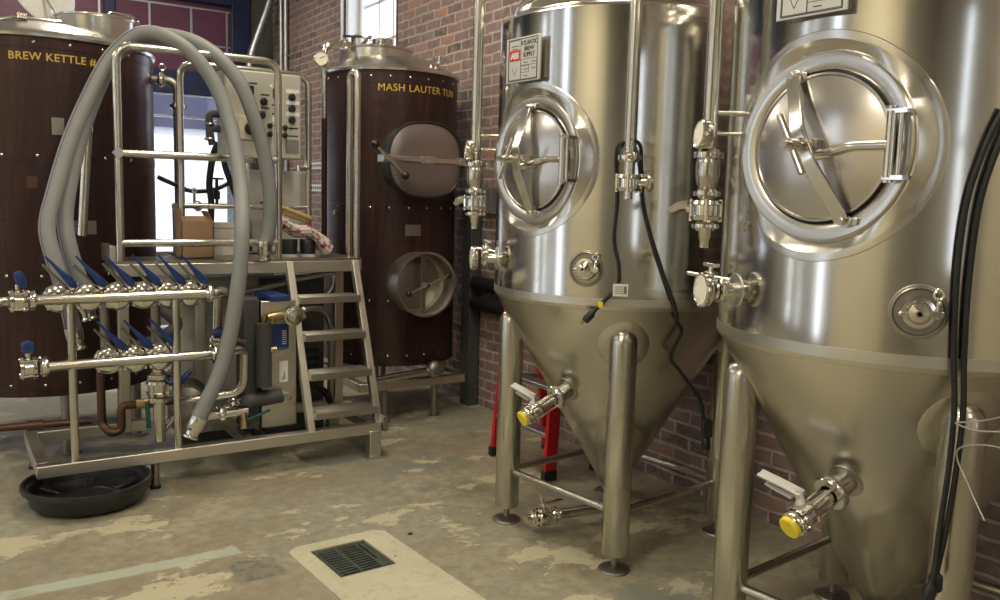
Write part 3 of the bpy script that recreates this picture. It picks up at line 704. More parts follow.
# ------------------------------------------------------------------ brown clad brewhouse vessels
def rivets(par, cx, cy, r, z, phis):
    g = G(); d = phid(0); g.lathe([(.0075, -.002), (.0075, .001), (.005, .0032), (0, .004)], (0, 0, 0), (-1, 0, 0), 10)
    first = None
    for ph in phis:
        if first is None:
            me_g = G(); me_g.v = [q + ROOT[par.name] for q in g.v]; me_g.f = g.f
            first = o = obj('rivet', me_g, M['rivet'], par)
        else: o = share(first, 'rivet', par)
        o.location = V((cx, cy, z)) + phid(ph) * r - ROOT[par.name]; o.rotation_euler = (0, 0, -R_(ph))
KX, KY, KR = .56, 5.80, .58
kt = thing('brew_kettle', 'brown clad kettle lettered BREW KETTLE behind the valve manifold', 'kettle', (KX, KY, 0))
KC = V((KX, KY, 0))
g = G(); g.lathe([(KR - .03, .36), (KR, .36), (KR, 2.295)], KC, seg=96); g.lathe([(0, .37), (KR - .03, .36)], KC, seg=96); obj('cladding', g, M['clad'], kt)
for z in (1.02, 1.665, 2.254, .42):
    g = G(); g.lathe([(KR, z - .022), (KR + .0022, z - .021), (KR + .0022, z + .021), (KR, z + .022)], KC, seg=96); obj('seam_strip', g, M['clad'], kt)
    rivets(kt, KX, KY, KR + .002, z + .006, range(-130, -12, 17))
g = G(); g.lathe([(KR + .001, 2.285), (KR + .014, 2.290), (KR + .016, 2.305), (KR + .004, 2.318), (KR - .03, 2.335), (KR - .12, 2.375), (KR - .25, 2.41), (.15, 2.435), (0, 2.44)], KC, seg=96); obj('dome', g, M['flange'], kt, sharp=50)
HC = KC + V((.26, -.08, 2.365))
g = G(); g.lathe([(.20, -.02), (.205, .0), (.215, .12), (.222, .125), (.222, .135), (.205, .135), (.195, .0)], HC, seg=48); hn = obj('hatch_neck', g, M['flange'], kt)
g = G(); q0 = HC + V((.17, .04, .13)); g.tube(fillet([q0 + V((-.10, -.04, 0)), q0 + V((-.10, -.04, .055)), q0 + V((.05, .0, .055)), q0 + V((.05, .0, 0))], .02), .008, 10); obj('hatch_handle', g, M['pol'], hn)
g = G(); ld = V((.35, -.25, .9)).normalized(); lc = HC + V((-.26, .12, .29)); ln = V((.50, -.83, .25)).normalized()
g.lathe([(0, -.012), (.195, -.012), (.205, -.004), (.205, .004), (.19, .012), (0, .03)], lc, ln, 40); lidp = obj('hatch_lid', g, M['whitepaint'], kt)
g = G()
for s in (-1, 1): a = HC + V((-.20 + .0 * s, .06 + s * .06, .11)); g.bar(a, lc + V((.0, s * .06, -.05)), .018, .008)
g.bar(HC + V((-.21, -.02, .12)), HC + V((-.21, .16, .12)), .03, .03); obj('lid_hinge', g, M['pol'], lidp)
g = G()
for s in (-.02, .09): g.tube([KC + V((-.42, -.28 + s, 2.355)), KC + V((-.18, -.26 + s, 2.425)), HC + V((-.16, -.10, .08))], .008, 8)
g.box(KC + V((-.14, -.30, 2.43)), (.05, .04, .03)); obj('lid_stay', g, M['pol'], kt)
g = G(); g.box(HC + V((-.16, -.135, .06)), (.10, .02, .13), ((.75, -.66, 0), (.66, .75, 0), (0, 0, 1))); obj('latch', g, M['dull'], hn, bevel=.003)
g = G(); g.box(HC + V((.218, -.06, .12)), (.03, .03, .045)); obj('latch', g, M['pol'], hn, bevel=.003)
g = G(); text_on_cyl(g, 'BREW KETTLE #', .0565, KX, KY, KR, -66.8, 2.168, ext=.0006, bold=.0006, space=1.06); obj('lettering', g, M['yellowtext'], kt, flat=True)
def cyl_plate(name, par, cx, cy, r, ph, z, w, h, mat, d=.003):
    g = G(); n = 8; vs = []; fs = []
    for i in range(n + 1):
        p = phid(ph - math.degrees((i / n - .5) * w / r))
        for rr, zz in ((r, z - h / 2), (r + d, z - h / 2), (r + d, z + h / 2), (r, z + h / 2)): vs.append(V((cx, cy, zz)) + p * rr)
    for i in range(n):
        for j in range(4): fs.append((i * 4 + j, i * 4 + (j + 1) % 4, i * 4 + 4 + (j + 1) % 4, i * 4 + 4 + j))
    fs += [(0, 1, 2, 3), (n * 4 + 3, n * 4 + 2, n * 4 + 1, n * 4)]
    return obj(name, G().add(vs, fs), mat, par)
cyl_plate('data_plate', kt, KX, KY, KR, -99, 1.29, .155, .075, M['dull'])
cyl_plate('sticker', kt, KX, KY, KR, -89, 1.83, .06, .09, M['dull'])
cyl_plate('patch_mark', kt, KX, KY, KR, -76, 1.53, .05, .06, M['copper'])
g = G(); a = KC + phid(-104) * KR; b = KC + phid(-101) * (KR + .085)
g.tube(fillet([a + V((0, 0, 1.85)), b + V((0, 0, 1.85)), KC + phid(-97) * (KR + .085) + V((0, 0, 1.25))], .06), .026, 14); obj('overflow_pipe', g, M['tube'], kt)
for i, ph in enumerate((-30, -150, 150, 30, -90)):
    p = KC + phid(ph) * .47; g = G(); g.cyl(p + V((0, 0, .012)), p + V((0, 0, .37)), .032, seg=16); lg = obj('leg', g, M['dull'], kt)
    g = G(); g.cyl(p, p + V((0, 0, .014)), .07, seg=20); obj('foot', g, M['dull'], lg)
# transfer pipe off the kettle rim
pt = thing('kettle_transfer_pipe', 'steel transfer pipe turning down beside the kettle rim, before the bright glazing', 'pipe', (1.26, 5.62, 1.13))
g = G(); g.tube(fillet([(1.115, 5.66, 2.175), (1.255, 5.62, 2.175), (1.255, 5.62, 1.13)], .07), .025, 14); obj('pipe', g, M['dull'], pt)
g = G(); triclamp(g, V((1.255, 5.62, 2.02)), (0, 0, 1), .03); obj('clamp', g, M['pol'], pt)
g = G(); triclamp(g, V((1.17, 5.645, 2.175)), (1, -.28, 0), .03); g.torus((1.175, 5.64, 2.25), (0, -1, 0), .018, .005, 16, 8); g.cyl((1.175, 5.64, 2.18), (1.175, 5.64, 2.235), .005, seg=8); obj('clamp', g, M['pol'], pt)

MX, MY, MR = 2.685, 5.583, .462
MC = V((MX, MY, 0))
mt = thing('mash_lauter_tun', 'brown clad tun lettered MASH LAUTER TUN with two round hatches by the brick wall', 'tun', (MX, MY, 0))
g = G(); g.lathe([(MR - .03, .37), (MR, .37), (MR, 2.32)], MC, seg=96); g.lathe([(0, .375), (MR - .03, .37)], MC, seg=96); obj('cladding', g, M['clad'], mt)
for z in (.43, .80, 1.42, 2.265):
    g = G(); g.lathe([(MR, z - .03), (MR + .0022, z - .029), (MR + .0022, z + .029), (MR, z + .03)], MC, seg=96); obj('seam_strip', g, M['clad'], mt)
    rivets(mt, MX, MY, MR + .002, z + .012, range(-128, 10, 16))
g = G(); g.lathe([(MR + .001, 2.312), (MR + .014, 2.318), (MR + .016, 2.332), (MR + .004, 2.345), (MR - .03, 2.362), (MR - .08, 2.395), (MR - .14, 2.425), (.2, 2.45), (0, 2.455)], MC, seg=96); obj('dome', g, M['flange'], mt, sharp=50)
HC = MC + V((-.105, .035, 2.405))
g = G(); g.lathe([(.245, -.03), (.247, .0), (.248, .085), (.262, .088), (.264, .10), (.25, .103), (.1, .108), (0, .11)], HC, seg=64); hn = obj('top_hatch', g, M['flange'], mt)
g = G(); z = .106
g.cyl(HC + V((.03, -.05, z)), HC + V((.03, -.05, z + .065)), .07, seg=28)
g.tube(fillet([HC + V((-.19, -.08, z)), HC + V((-.19, -.08, z + .07)), HC + V((-.08, -.12, z + .03))], .02), .008, 8)
for s in (.17, .21): g.bar(HC + V((s - .05, -.05, z)), HC + V((s + .03, -.07, z + .07)), .012, .006)
g.bar(HC + V((-.13, -.06, z + .01)), HC + V((-.10, -.14, z + .06)), .03, .01); obj('hatch_fitting', g, M['pol'], hn)
g = G(); h = HC + V((-.215, -.10, z)); g.cyl(h + V((0, 0, -.02)), h + V((0, 0, .045)), .009, seg=10); g.bar(h + V((-.055, .03, .05)), h + V((.055, -.03, .05)), .020, .014); obj('hatch_knob', g, M['blackplastic'], hn, bevel=.004)
g = G(); h = MC + phid(-92) * .39 + V((.18, .04, 2.40)); g.cyl(h, h + V((0, 0, .05)), .022, seg=14); g.bar(h + V((-.05, 0, .03)), h + V((.05, 0, .03)), .02, .02); obj('dome_vent', g, M['pol'], mt)
g = G(); text_on_cyl(g, 'MASH LAUTER TUN', .066, MX, MY, MR, -53.5, 2.185, ext=.0006, bold=0, space=1.06); obj('lettering', g, M['yellowtext'], mt, flat=True)
cyl_plate('data_plate', mt, MX, MY, MR, -84, 1.285, .11, .075, M['dull'])
# upper hatch
UH = MC + V((.0, -MR - .05, 1.745)); nn = V((0, -1, 0)); ex = V((1, 0, 0)); up = V((0, 0, 1))
def squircle(R, n=64, p=2.45, sx=1.10, sz=1.0):
    o = []
    for j in range(n):
        a = 2 * PI * j / n; c, s = math.cos(a), math.sin(a)
        k = (abs(c) ** p + abs(s) ** p) ** (-1 / p); o.append((R * k * c * sx, R * k * s * sz))
    return o
def loft(g, rings):
    n = len(rings[0]); vs = [q for r in rings for q in r]
    fs = [(i * n + j, i * n + (j + 1) % n, (i + 1) * n + (j + 1) % n, (i + 1) * n + j) for i in range(len(rings) - 1) for j in range(n)]
    return g.add(vs, fs)
def oring(R, off, o=UH, **k): return [o + ex * x + up * z + nn * off for x, z in squircle(R, **k)]
g = G(); loft(g, [oring(.235, -.14), oring(.238, .0), oring(.243, .012), oring(.243, .024), oring(.225, .026)]); uh = obj('mash_hatch', g, M['dull'], mt)
g = G(); loft(g, [oring(.245, .012), oring(.252, .016), oring(.252, .034), oring(.241, .038), oring(.235, .028)]); obj('gasket_rim', g, M['black'], uh)
g = G(); loft(g, [oring(.240, .024), oring(.232, .030), oring(.15, .034), oring(.05, .036), oring(.001, .036)]); obj('hatch_door', g, M['hatch'], uh)
g = G(); g.bar(UH + ex * -.31 + nn * .05 + up * .005, UH + ex * .275 + nn * .05 + up * -.005, .008, .030); g.box(UH + ex * .26 + nn * .03, (.04, .05, .05)); g.box(UH + ex * -.30 + nn * .02, (.05, .09, .05)); g.box(UH + ex * .0 + nn * .045, (.10, .02, .05)); obj('cross_arm', g, M['frame'], uh, bevel=.003)
g = G(); c = UH + ex * -.30 + nn * .085; g.cyl(c, c + nn * -.05, .014, seg=12); d = (ex * .75 - up * .66).normalized(); g.cyl(c - d * .115, c + d * .15, .009, seg=10); lv = obj('swing_lever', g, M['pol'], uh)
g = G(); g.ball(c - d * .12, .026); g.ball(c + d * .16, .026); obj('lever_knob', g, M['blackplastic'], lv)
g = G(); g.bar(UH + nn * .05, UH + nn * .09 + ex * -.02 + up * -.03, .04, .02); obj('door_boss', g, M['dull'], uh)
# lower hatch: open collar with a recessed cover
LH = MC + V((-.02, -MR - .04, .935))
g = G(); g.lathe([(.205, -.12), (.210, .10), (.216, .105), (.216, .112), (.203, .112), (.198, .10), (.195, -.03), (.0, -.032)], LH, nn, 64); lh = obj('grain_hatch', g, M['frame'], mt)
g = G(); g.lathe([(.170, -.025), (.176, -.01), (.165, 0), (.05, .008), (0, .008)], LH + ex * -.015, nn, 48); obj('hatch_cover', g, M['dull'], lh)
g = G(); g.bar(LH + up * .19 + nn * .06, LH + up * -.19 + nn * .06, .032, .012, nn); obj('cross_arm', g, M['dull'], lh, bevel=.002)
g = G(); c = LH + nn * .10 + ex * .01 + up * -.005; g.cyl(c + nn * -.08, c + nn * .015, .013, seg=12); d = (ex * .93 + up * .35).normalized(); g.cyl(c - d * .14, c + d * .16, .0075, seg=10); lv = obj('swing_lever', g, M['pol'], lh)
g = G(); g.ball(c - d * .145, .022); g.ball(c + d * .165, .020); obj('lever_knob', g, M['blackplastic'], lv)
# outlet, support frame, legs
g = G(); kb = MC + V((.10, -MR, .335)); g.tube(fillet([MC + V((.10, -.36, .37)), kb + V((0, -.04, 0)), V((2.30, 4.98, .325))], .06), .027, 14); ou = obj('outlet_pipe', g, M['tube'], mt)
g = G(); g.ball(kb + V((.0, -.055, .01)), .062, (1, .8, 1)); g.cyl(kb + V((0, -.09, .01)), kb + V((0, -.12, .01)), .03, seg=16); obj('outlet_valve', g, M['dull'], ou)
g = G()
for y in (5.15, 5.98): g.bx(2.26, 3.06, y - .03, y + .03, .22, .275)
for x in (2.29, 3.03): g.bx(x - .03, x + .03, 5.18, 5.95, .22, .275)
obj('support_frame', g, M['frame'], mt, bevel=.004)
for x, y in ((2.45, 5.15), (2.83, 5.15), (2.45, 5.98), (2.83, 5.98)):
    g = G(); g.cyl((x, y, .0), (x, y, .22), .024, seg=14); lg = obj('leg', g, M['dull'], mt)
    g = G(); g.lathe([(0, 0), (.04, 0), (.04, .01), (0, .012)], (x, y, 0), seg=16); obj('foot', g, M['dull'], lg)
for a in (-50, -130, 130, 50):
    p = MC + phid(a) * .40; g = G(); g.cyl(p + V((0, 0, .27)), p + V((0, 0, .38)), .035, seg=12); obj('spacer', g, M['dull'], mt)
# gauge pipe standing at the side of the tun
gp = thing('gauge_pipe', 'upright pipe with a round pressure gauge beside the top of the mash tun', 'pipe', (2.145, 5.46, 1.13))
g = G(); g.tube(fillet([(2.145, 5.46, 2.26), (2.145, 5.46, 2.455), (2.26, 5.49, 2.50), (2.46, 5.53, 2.50)], .06), .020, 14); g.cyl((2.145, 5.46, 1.99), (2.145, 5.46, 2.27), .017, seg=12); triclamp(g, V((2.30, 5.50, 2.50)), (1, .2, 0), .024); triclamp(g, V((2.17, 5.465, 2.46)), (.7, 0, .6), .024); obj('steel_pipe', g, M['tube'], gp)
g = G(); g.cyl((2.145, 5.46, 1.13), (2.145, 5.46, 2.0), .020, seg=12); obj('lower_pipe', g, M['clad'], gp)
gd = V((-.42, -.90, 0)).normalized(); c = V((2.105, 5.41, 2.375)); g = G(); g.lathe([(0, -.025), (.042, -.025), (.047, -.018), (.047, .012), (.043, .016), (.040, .012)], c, gd, 26); g.cyl(c - gd * .02, V((2.145, 5.46, 2.40)), .012, seg=10); g.cyl(c + V((0, 0, -.04)), c + V((0, 0, -.075)), .008, seg=8); go = obj('gauge', g, M['pol'], gp)
g = G(); g.lathe([(.0405, .0), (0, .0004)], c + gd * .011, gd, 26); obj('dial_face', g, M['dial'], go)
g = G(); u, w, _ = basis(gd); g.bar(c + gd * .013 - u * .01, c + gd * .013 + u * .022 + w * .014, .004, .001, gd); obj('needle', g, M['ink'], go)
g = G(); h = V((2.36, 5.47, 1.39)); triclamp(g, h, (1, 0, 0), .03); g.cyl(h - V((.14, 0, 0)), h + V((.03, .04, 0)), .017, seg=12); g.cyl(h, h + V((0, -.02, .07)), .008, seg=8); hv = obj('tun_inlet_valve', g, M['brass'], mt)

# ------------------------------------------------------------------ the brewhouse platform
pf = thing('brewhouse_platform', 'steel platform with pipe handrails and ship ladder between the two brown vessels', 'platform', (1.4, 4.9, 0))
FM = M['frame']
g = G(); g.bx(.33, 2.10, 4.44, 4.50, .14, .20); obj('base_rail', g, FM, pf, bevel=.005)
g = G(); g.bx(.33, .39, 4.50, 5.16, .14, .20); obj('base_rail', g, FM, pf, bevel=.005)
g = G(); g.bx(.39, 2.10, 5.10, 5.16, .14, .20); obj('base_rail', g, FM, pf, bevel=.005)
g = G(); g.bx(2.04, 2.10, 4.50, 5.10, .14, .20); obj('base_rail', g, FM, pf, bevel=.005)
g = G(); g.bx(1.32, 1.38, 4.50, 5.10, .145, .195); obj('base_rail', g, FM, pf, bevel=.005)
for x, y, r in ((.864, 4.49, .021), (.37, 5.12, .021)):
    g = G(); g.cyl((x, y, 0.012), (x, y, .145), r, seg=16); lg = obj('leg', g, M['dull'], pf); g = G(); g.cyl((x, y, 0), (x, y, .014), r + .006, seg=16); obj('foot', g, M['black'], lg)
for x, y in ((2.055, 4.46), (2.07, 5.12)):
    g = G(); g.bx(x - .035, x + .035, y - .035, y + .035, .01, .16); lg = obj('leg', g, FM, pf, bevel=.004); g = G(); g.bx(x - .06, x + .06, y - .055, y + .055, 0, .012); obj('foot', g, FM, lg)
for x, y in ((.80, 4.92), (2.08, 5.06), (1.25, 5.13)):
    g = G(); g.bx(x - .027, x + .027, y - .027, y + .027, .20, 1.06); obj('post', g, FM, pf, bevel=.004)
g = G(); g.bx(.755, 2.135, 4.82, 4.86, 1.05, 1.115); g.bx(.755, .80, 4.86, 5.17, 1.05, 1.115); g.bx(2.09, 2.135, 4.86, 5.52, 1.05, 1.115); g.bx(1.16, 2.09, 5.48, 5.52, 1.05, 1.115); g.bx(.80, 1.2, 5.13, 5.17, 1.05, 1.115); obj('deck_frame', g, FM, pf, bevel=.004)
g = G(); g.bx(.75, 2.14, 4.83, 5.17, 1.115, 1.13); g.bx(1.17, 2.14, 5.17, 5.53, 1.115, 1.13); obj('deck', g, M['dull'], pf)
g = G(); g.bx(.735, .765, 4.86, 5.15, 1.12, 1.21); obj('toe_board', g, FM, pf, bevel=.003)
rail = lambda pts, r=.021, f=.09: G().tube(fillet(pts, f, 8), r, 14)
RY = 4.845
obj('front_handrail', rail([(.785, RY, 1.13), (.785, RY, 2.235), (1.628, RY, 2.235), (1.628, RY, 1.13)]), M['tube'], pf)
for z in (1.69, 1.225): obj('mid_rail', rail([(.785, RY, z), (1.628, RY, z)]), M['tube'], pf)
obj('rear_handrail', rail([(1.155, 5.11, 1.13), (1.155, 5.11, 2.215), (1.905, 5.11, 2.215), (1.905, 5.11, 1.13)], .019), M['tube'], pf)
obj('mid_rail', rail([(1.84, 5.11, 1.66), (1.905, 5.11, 1.66)], .019), M['tube'], pf)
obj('mid_rail', rail([(1.155, 5.11, 1.42), (1.905, 5.11, 1.42)], .015), M['tube'], pf)
obj('grab_rail', rail([(2.113, 4.85, 1.12), (2.113, 4.85, 2.235), (2.108, 4.95, 2.235), (2.108, 4.95, 1.12)], .020, .045), M['tube'], pf)
# ship ladder
s0, s1 = V((0, 4.475, .19)), V((0, 4.835, 1.11)); sd = (s1 - s0)
for x in (1.685, 2.092):
    g = G(); g.bar((x, s0.y, s0.z), (x, s1.y, s1.z), .042, .045, (0, -.9, .4)); obj('stringer', g, FM, pf, bevel=.004)
for z in (.30, .505, .715, .92):
    f = (z - .19) / .92; y = 4.475 + f * .36
    g = G(); g.bx(1.702, 2.073, y - .075, y - .06, z - .04, z); g.bx(1.702, 2.073, y + .06, y + .075, z - .04, z); g.bx(1.702, 1.715, y - .06, y + .06, z - .04, z); g.bx(2.06, 2.073, y - .06, y + .06, z - .04, z)
    for k in range(6): yy = y - .052 + k * .0208; g.bx(1.715, 2.06, yy - .006, yy + .006, z - .018, z - .002)
    obj('tread', g, M['tread'], pf, bevel=.002)
g = G(); g.bx(2.105, 2.135, 4.43, 4.50, .15, .24); obj('stringer_bracket', g, M['dull'], pf, bevel=.003)
g = G(); g.box((.782, RY - .026, 1.69), (.045, .008, .045), ((.7, 0, .7), (0, 1, 0), (-.7, 0, .7))); obj('square_tag', g, M['galv'], pf)

# ------------------------------------------------------------------ valve manifold in front of the platform
mf = thing('valve_manifold', 'two-tier steel pipe manifold with blue-handled valves in front of the kettle', 'manifold', (.8, 4.47, .2))
MYY = 4.47
def bvalve(par, x, z, up_=True):
    c = V((x, MYY + .055, z))
    g = G(); g.lathe([(.03, -.035), (.055, -.03), (.066, -.02), (.070, -.008), (.070, .008), (.066, .02), (.055, .03), (.03, .035)], c, (0, 1, 0), 28)
    for a in (45, 135, 225, 315): g.cyl(c + V((cs(a) * .066, -.022, sn(a) * .066)), c + V((cs(a) * .066, .022, sn(a) * .066)), .008, seg=6)
    g.cyl(c + V((0, .03, 0)), c + V((0, .11, 0)), .026, seg=14)
    g.cyl(c + V((.045, -.01, .03)), c + V((.075, -.02, .075)), .013, seg=10)
    v = obj('butterfly_valve', g, M['pol'], par)
    h0 = c + V((.062, -.03, .065)); d = V((-.62, -.18, .72)).normalized()
    g = G(); g.tube([h0 - d * .018, h0, h0 + d * .035, h0 + d * .09, h0 + d * .15, h0 + d * .185], [.010, .020, .018, .0105, .006, .004], 10); obj('lever_grip', g, M['blue'], v)
    g = G(); k0 = h0 + V((-.035, .01, -.01)); g.tube([k0, k0 + d * .06, k0 + d * .145], [.010, .008, .006], 8); obj('release_lever', g, M['dull'], v)
    return v
g = G(); g.tube(fillet([(.34, MYY, .985), (1.20, MYY, .985), (1.235, MYY + .05, .985), (1.225, MYY + .16, .985), (1.215, MYY + .16, .74)], .06), .0255, 16); up1 = obj('upper_header', g, M['tube'], mf)
g = G(); g.tube(fillet([(.38, MYY, .67), (1.20, MYY, .67), (1.30, MYY + .03, .68), (1.335, MYY + .06, .66), (1.335, MYY + .09, .44), (1.06, MYY + .16, .40)], .07), .0245, 16); lo1 = obj('lower_header', g, M['tube'], mf)
for x in (.455, .583, .710, .832, .950, 1.058): bvalve(mf, x, .985)
for x in (.665, .785, .905): bvalve(mf, x, .67)
for x, z in ((.34, .985), (1.140, .985), (.38, .67), (1.165, .67)):
    g = G(); triclamp(g, V((x, MYY, z)), (1, 0, 0), .033, .02); obj('pipe_clamp', g, M['pol'], mf)
# end valves
g = G(); c = V((.285, MYY, .985)); flange_valve(g, c, (1, 0, 0), .038); g.cyl(c, c + V((0, 0, .075)), .012, seg=10); ev = obj('end_valve', g, M['pol'], mf)
g = G(); g.tube([c + V((.022, 0, .06)), c + V((.016, 0, .08)), c + V((.006, -.01, .115)), c + V((.0, -.01, .135))], [.014, .022, .022, .014], 10); obj('lever_grip', g, M['blue'], ev)
g = G(); g.tube(fillet([c + V((-.03, 0, 0)), c + V((-.085, -.01, 0)), c + V((-.115, -.05, -.035))], .05), .024, 14, cap=False); g.torus(c + V((-.116, -.052, -.036)), (-.5, -.75, -.5), .026, .006, 20, 8); obj('spout', g, M['tube'], ev)
g = G(); c = V((.315, MYY, .67)); flange_valve(g, c, (1, 0, 0), .038); g.cyl(c, c + V((0, 0, .075)), .012, seg=10); ev = obj('end_valve', g, M['pol'], mf)
g = G(); g.box(c + V((0, -.005, .095)), (.05, .03, .05)); g.cyl(c + V((0, -.022, .11)), c + V((0, .02, .11)), .02, seg=12); obj('lever_grip', g, M['blue'], ev, bevel=.006)
g = G(); c = V((1.235, MYY + .06, .74)); triclamp(g, c + V((-.02, .1, -.02)), (0, 0, 1), .03); g.cyl(c + V((-.02, .1, -.02)), c + V((-.02, .1, .03)), .02, seg=12); ev = obj('drop_valve', g, M['pol'], mf)
g = G(); g.tube([c + V((-.05, .06, .02)), c + V((.01, .05, .03)), c + V((.05, .04, .02))], [.02, .024, .012], 10); obj('lever_grip', g, M['blue'], ev)
for x in (.50, .975):
    g = G(); g.cyl((x, MYY, .20), (x, MYY, .965), .019, seg=14); obj('post', g, M['tube'], mf)
# third valve column hanging under the lower header
g = G(); g.cyl((.905, MYY + .10, .22), (.905, MYY + .10, .62), .030, seg=16); triclamp(g, V((.905, MYY + .10, .56)), (0, 0, 1), .038); flange_valve(g, V((.905, MYY + .10, .50)), (0, 0, 1), .042); triclamp(g, V((.905, MYY + .10, .44)), (0, 0, 1), .036); dv = obj('down_pipe', g, M['tube'], mf)
g = G(); a = V((.95, MYY + .06, .53)); g.tube([a, a + V((.05, -.02, .0)), a + V((.10, -.03, .06))], [.02, .022, .010], 10); obj('lever_grip', g, M['blue'], dv)
for x in (.665, .905): g = G(); g.cyl((x, MYY + .14, .70), (x, MYY + .14, .95), .024, seg=14); obj('riser', g, M['dull'], mf)

# copper and steel pipework low in the frame
cp = thing('copper_pipe_run', 'tarnished copper pipe with a green-handled valve low behind the manifold posts', 'pipe', (.6, 4.72, .2))
g = G(); g.tube(fillet([(.655, 4.72, .60), (.655, 4.72, .30), (.69, 4.67, .26), (.74, 4.67, .27), (.74, 4.67, .40), (1.05, 4.67, .40)], .03), .021, 12); g.tube([(.18, 4.90, .295), (.62, 4.80, .305)], .019, 12); g.cyl((.33, 4.868, .298), (.40, 4.852, .30), .027, seg=12); obj('pipe', g, M['copper'], cp)
g = G(); c = V((.86, 4.67, .40)); g.cyl(c - V((.05, 0, 0)), c + V((.06, 0, 0)), .027, seg=12); g.cyl(c, c + V((0, -.03, 0)), .018, seg=12); vv = obj('ball_valve', g, M['brass'], cp)
g = G(); g.bar(c + V((.0, -.035, .01)), c + V((.005, -.04, -.125)), .024, .008, (0, -1, 0)); obj('valve_lever', g, M['green'], vv, bevel=.003)
pm = thing('transfer_pump', 'round steel transfer pump with motor low in the platform frame', 'pump', (1.10, 4.82, .2))
g = G(); g.lathe([(0, -.06), (.07, -.06), (.10, -.045), (.105, 0), (.10, .03), (.07, .045), (.05, .05), (0, .05)], (1.08, 4.72, .36), (-.3, -1, 0), 28); g.cyl((1.08, 4.70, .36), (1.05, 4.60, .36), .030, seg=14); triclamp(g, V((1.058, 4.625, .36)), (-.3, -1, 0), .034); obj('volute', g, M['dull'], pm)
g = G(); g.lathe([(0, 0), (.085, 0), (.09, .02), (.09, .22), (.075, .25), (0, .25)], (1.09, 4.77, .36), (.3, 1, 0), 24); obj('motor', g, M['darkgrey'], pm)
g = G(); g.bx(1.03, 1.21, 4.72, 4.98, .20, .28); obj('motor_foot', g, M['dull'], pm)
pp_ = thing('steel_pipe_run', 'curved steel pipe with clamps between the pump and the plate heat exchanger', 'pipe', (1.2, 4.6, .2))
g = G(); g.tube(fillet([(1.06, 4.575, .325), (1.10, 4.575, .315), (1.36, 4.575, .325)], .05), .024, 14); g.cyl((.93, 4.62, .26), (.99, 4.60, .33), .02, seg=12); g.tube(fillet([(1.10, 4.66, .27), (1.40, 4.64, .385), (1.43, 4.64, .39)], .05), .020, 12); obj('pipe', g, M['tube'], pp_)
g = G(); triclamp(g, V((1.22, 4.575, .32)), (1, 0, 0), .03); obj('clamp', g, M['pol'], pp_)
g = G(); triclamp(g, V((1.30, 4.65, .355)), (1, 0, .3), .027); obj('clamp', g, M['pol'], pp_)
g = G(); g.cyl((1.335, 4.575, .325), (1.335, 4.545, .235), .022, seg=12); obj('valve_body', g, M['brass'], pp_)
g = G(); g.bar((1.345, 4.535, .285), (1.475, 4.54, .325), .022, .010); obj('valve_lever', g, M['green'], pp_, bevel=.003)
g = G(); g.tube(fillet([(1.36, 4.60, .35), (1.37, 4.60, .37), (1.56, 4.60, .385)], .03), .040, 14); obj('lagging', g, M['darkgrey'], pp_)
hx = thing('plate_heat_exchanger', 'tall plate heat exchanger with blue data sticker beside the ship ladder', 'heat exchanger', (1.53, 4.75, .2))
g = G(); g.bx(1.455, 1.655, 4.625, 4.65, .205, .915); obj('front_plate', g, M['frame'], hx, bevel=.004)
g = G()
for i in range(14): y = 4.655 + i * .014; g.bx(1.465, 1.645, y, y + .010, .215, .905)
obj('plate_pack', g, M['dull'], hx)
g = G(); g.bx(1.455, 1.655, 4.855, 4.88, .205, .915); obj('rear_plate', g, M['frame'], hx, bevel=.004)
g = G(); g.bx(1.50, 1.61, 4.60, 4.90, .915, .945); obj('top_bar', g, M['blue'], hx, bevel=.003)
g = G(); g.bx(1.475, 1.635, 4.63, 4.88, .20, .215); obj('foot', g, M['dull'], hx)
g = G(); g.bx(1.365, 1.445, 4.63, 4.80, .205, .93); obj('side_channel', g, M['darkgrey'], hx, bevel=.004)
g = G(); g.cyl((1.455, 4.58, .45), (1.455, 4.58, .80), .042, seg=20); g.cyl((1.455, 4.58, .56), (1.455, 4.58, .58), .044, seg=20); obj('lagged_pipe', g, M['darkgrey'], hx)
g = G(); g.bx(1.515, 1.61, 4.6235, 4.626, .645, .785); st = obj('data_sticker', g, M['blue'], hx)
g = G(); [g.bx(1.572, 1.596, 4.6225, 4.6238, z, z + .004) for z in (.67, .682, .694, .706, .718, .73, .742)]; obj('print', g, M['white'], st)
g = G(); g.bx(1.555, 1.605, 4.6235, 4.626, .455, .575); st = obj('paper_label', g, M['white'], hx)
g = G(); [g.bar((1.57 + .006 * k, 4.6225, .47 + .012 * k), (1.592 - .004 * k, 4.6225, .482 + .010 * k), .004, .001, (0, -1, 0)) for k in range(4)]; obj('scribble', g, M['ink'], st)
g = G(); c = V((1.61, 4.57, .835)); g.cyl(c + V((0, -.03, 0)), c + V((0, .06, 0)), .030, seg=16); triclamp(g, c + V((0, -.02, 0)), (0, -1, 0), .038, .018); g.lathe([(.03, 0), (.03, .03), (0, .034)], c + V((0, -.03, 0)), (0, -1, 0), 20); pc_ = obj('inlet_port', g, M['tube'], hx)
g = G(); g.tube([(1.60, 4.57, .835), (1.53, 4.565, .84), (1.47, 4.565, .835)], [.020, .024, .015], 12); g.cyl((1.50, 4.565, .83), (1.50, 4.565, .80), .02, seg=10); g.cyl((1.455, 4.58, .80), (1.455, 4.575, .835), .015, seg=10); obj('brass_fitting', g, M['brass'], hx)
g = G(); g.bar((1.50, 4.555, .652), (1.575, 4.555, .66), .018, .010); vv = obj('valve_lever', g, M['green'], hx, bevel=.003)
g = G(); g.cyl((1.455, 4.57, .655), (1.52, 4.56, .655), .017, seg=10); obj('drain_valve', g, M['brass'], hx)
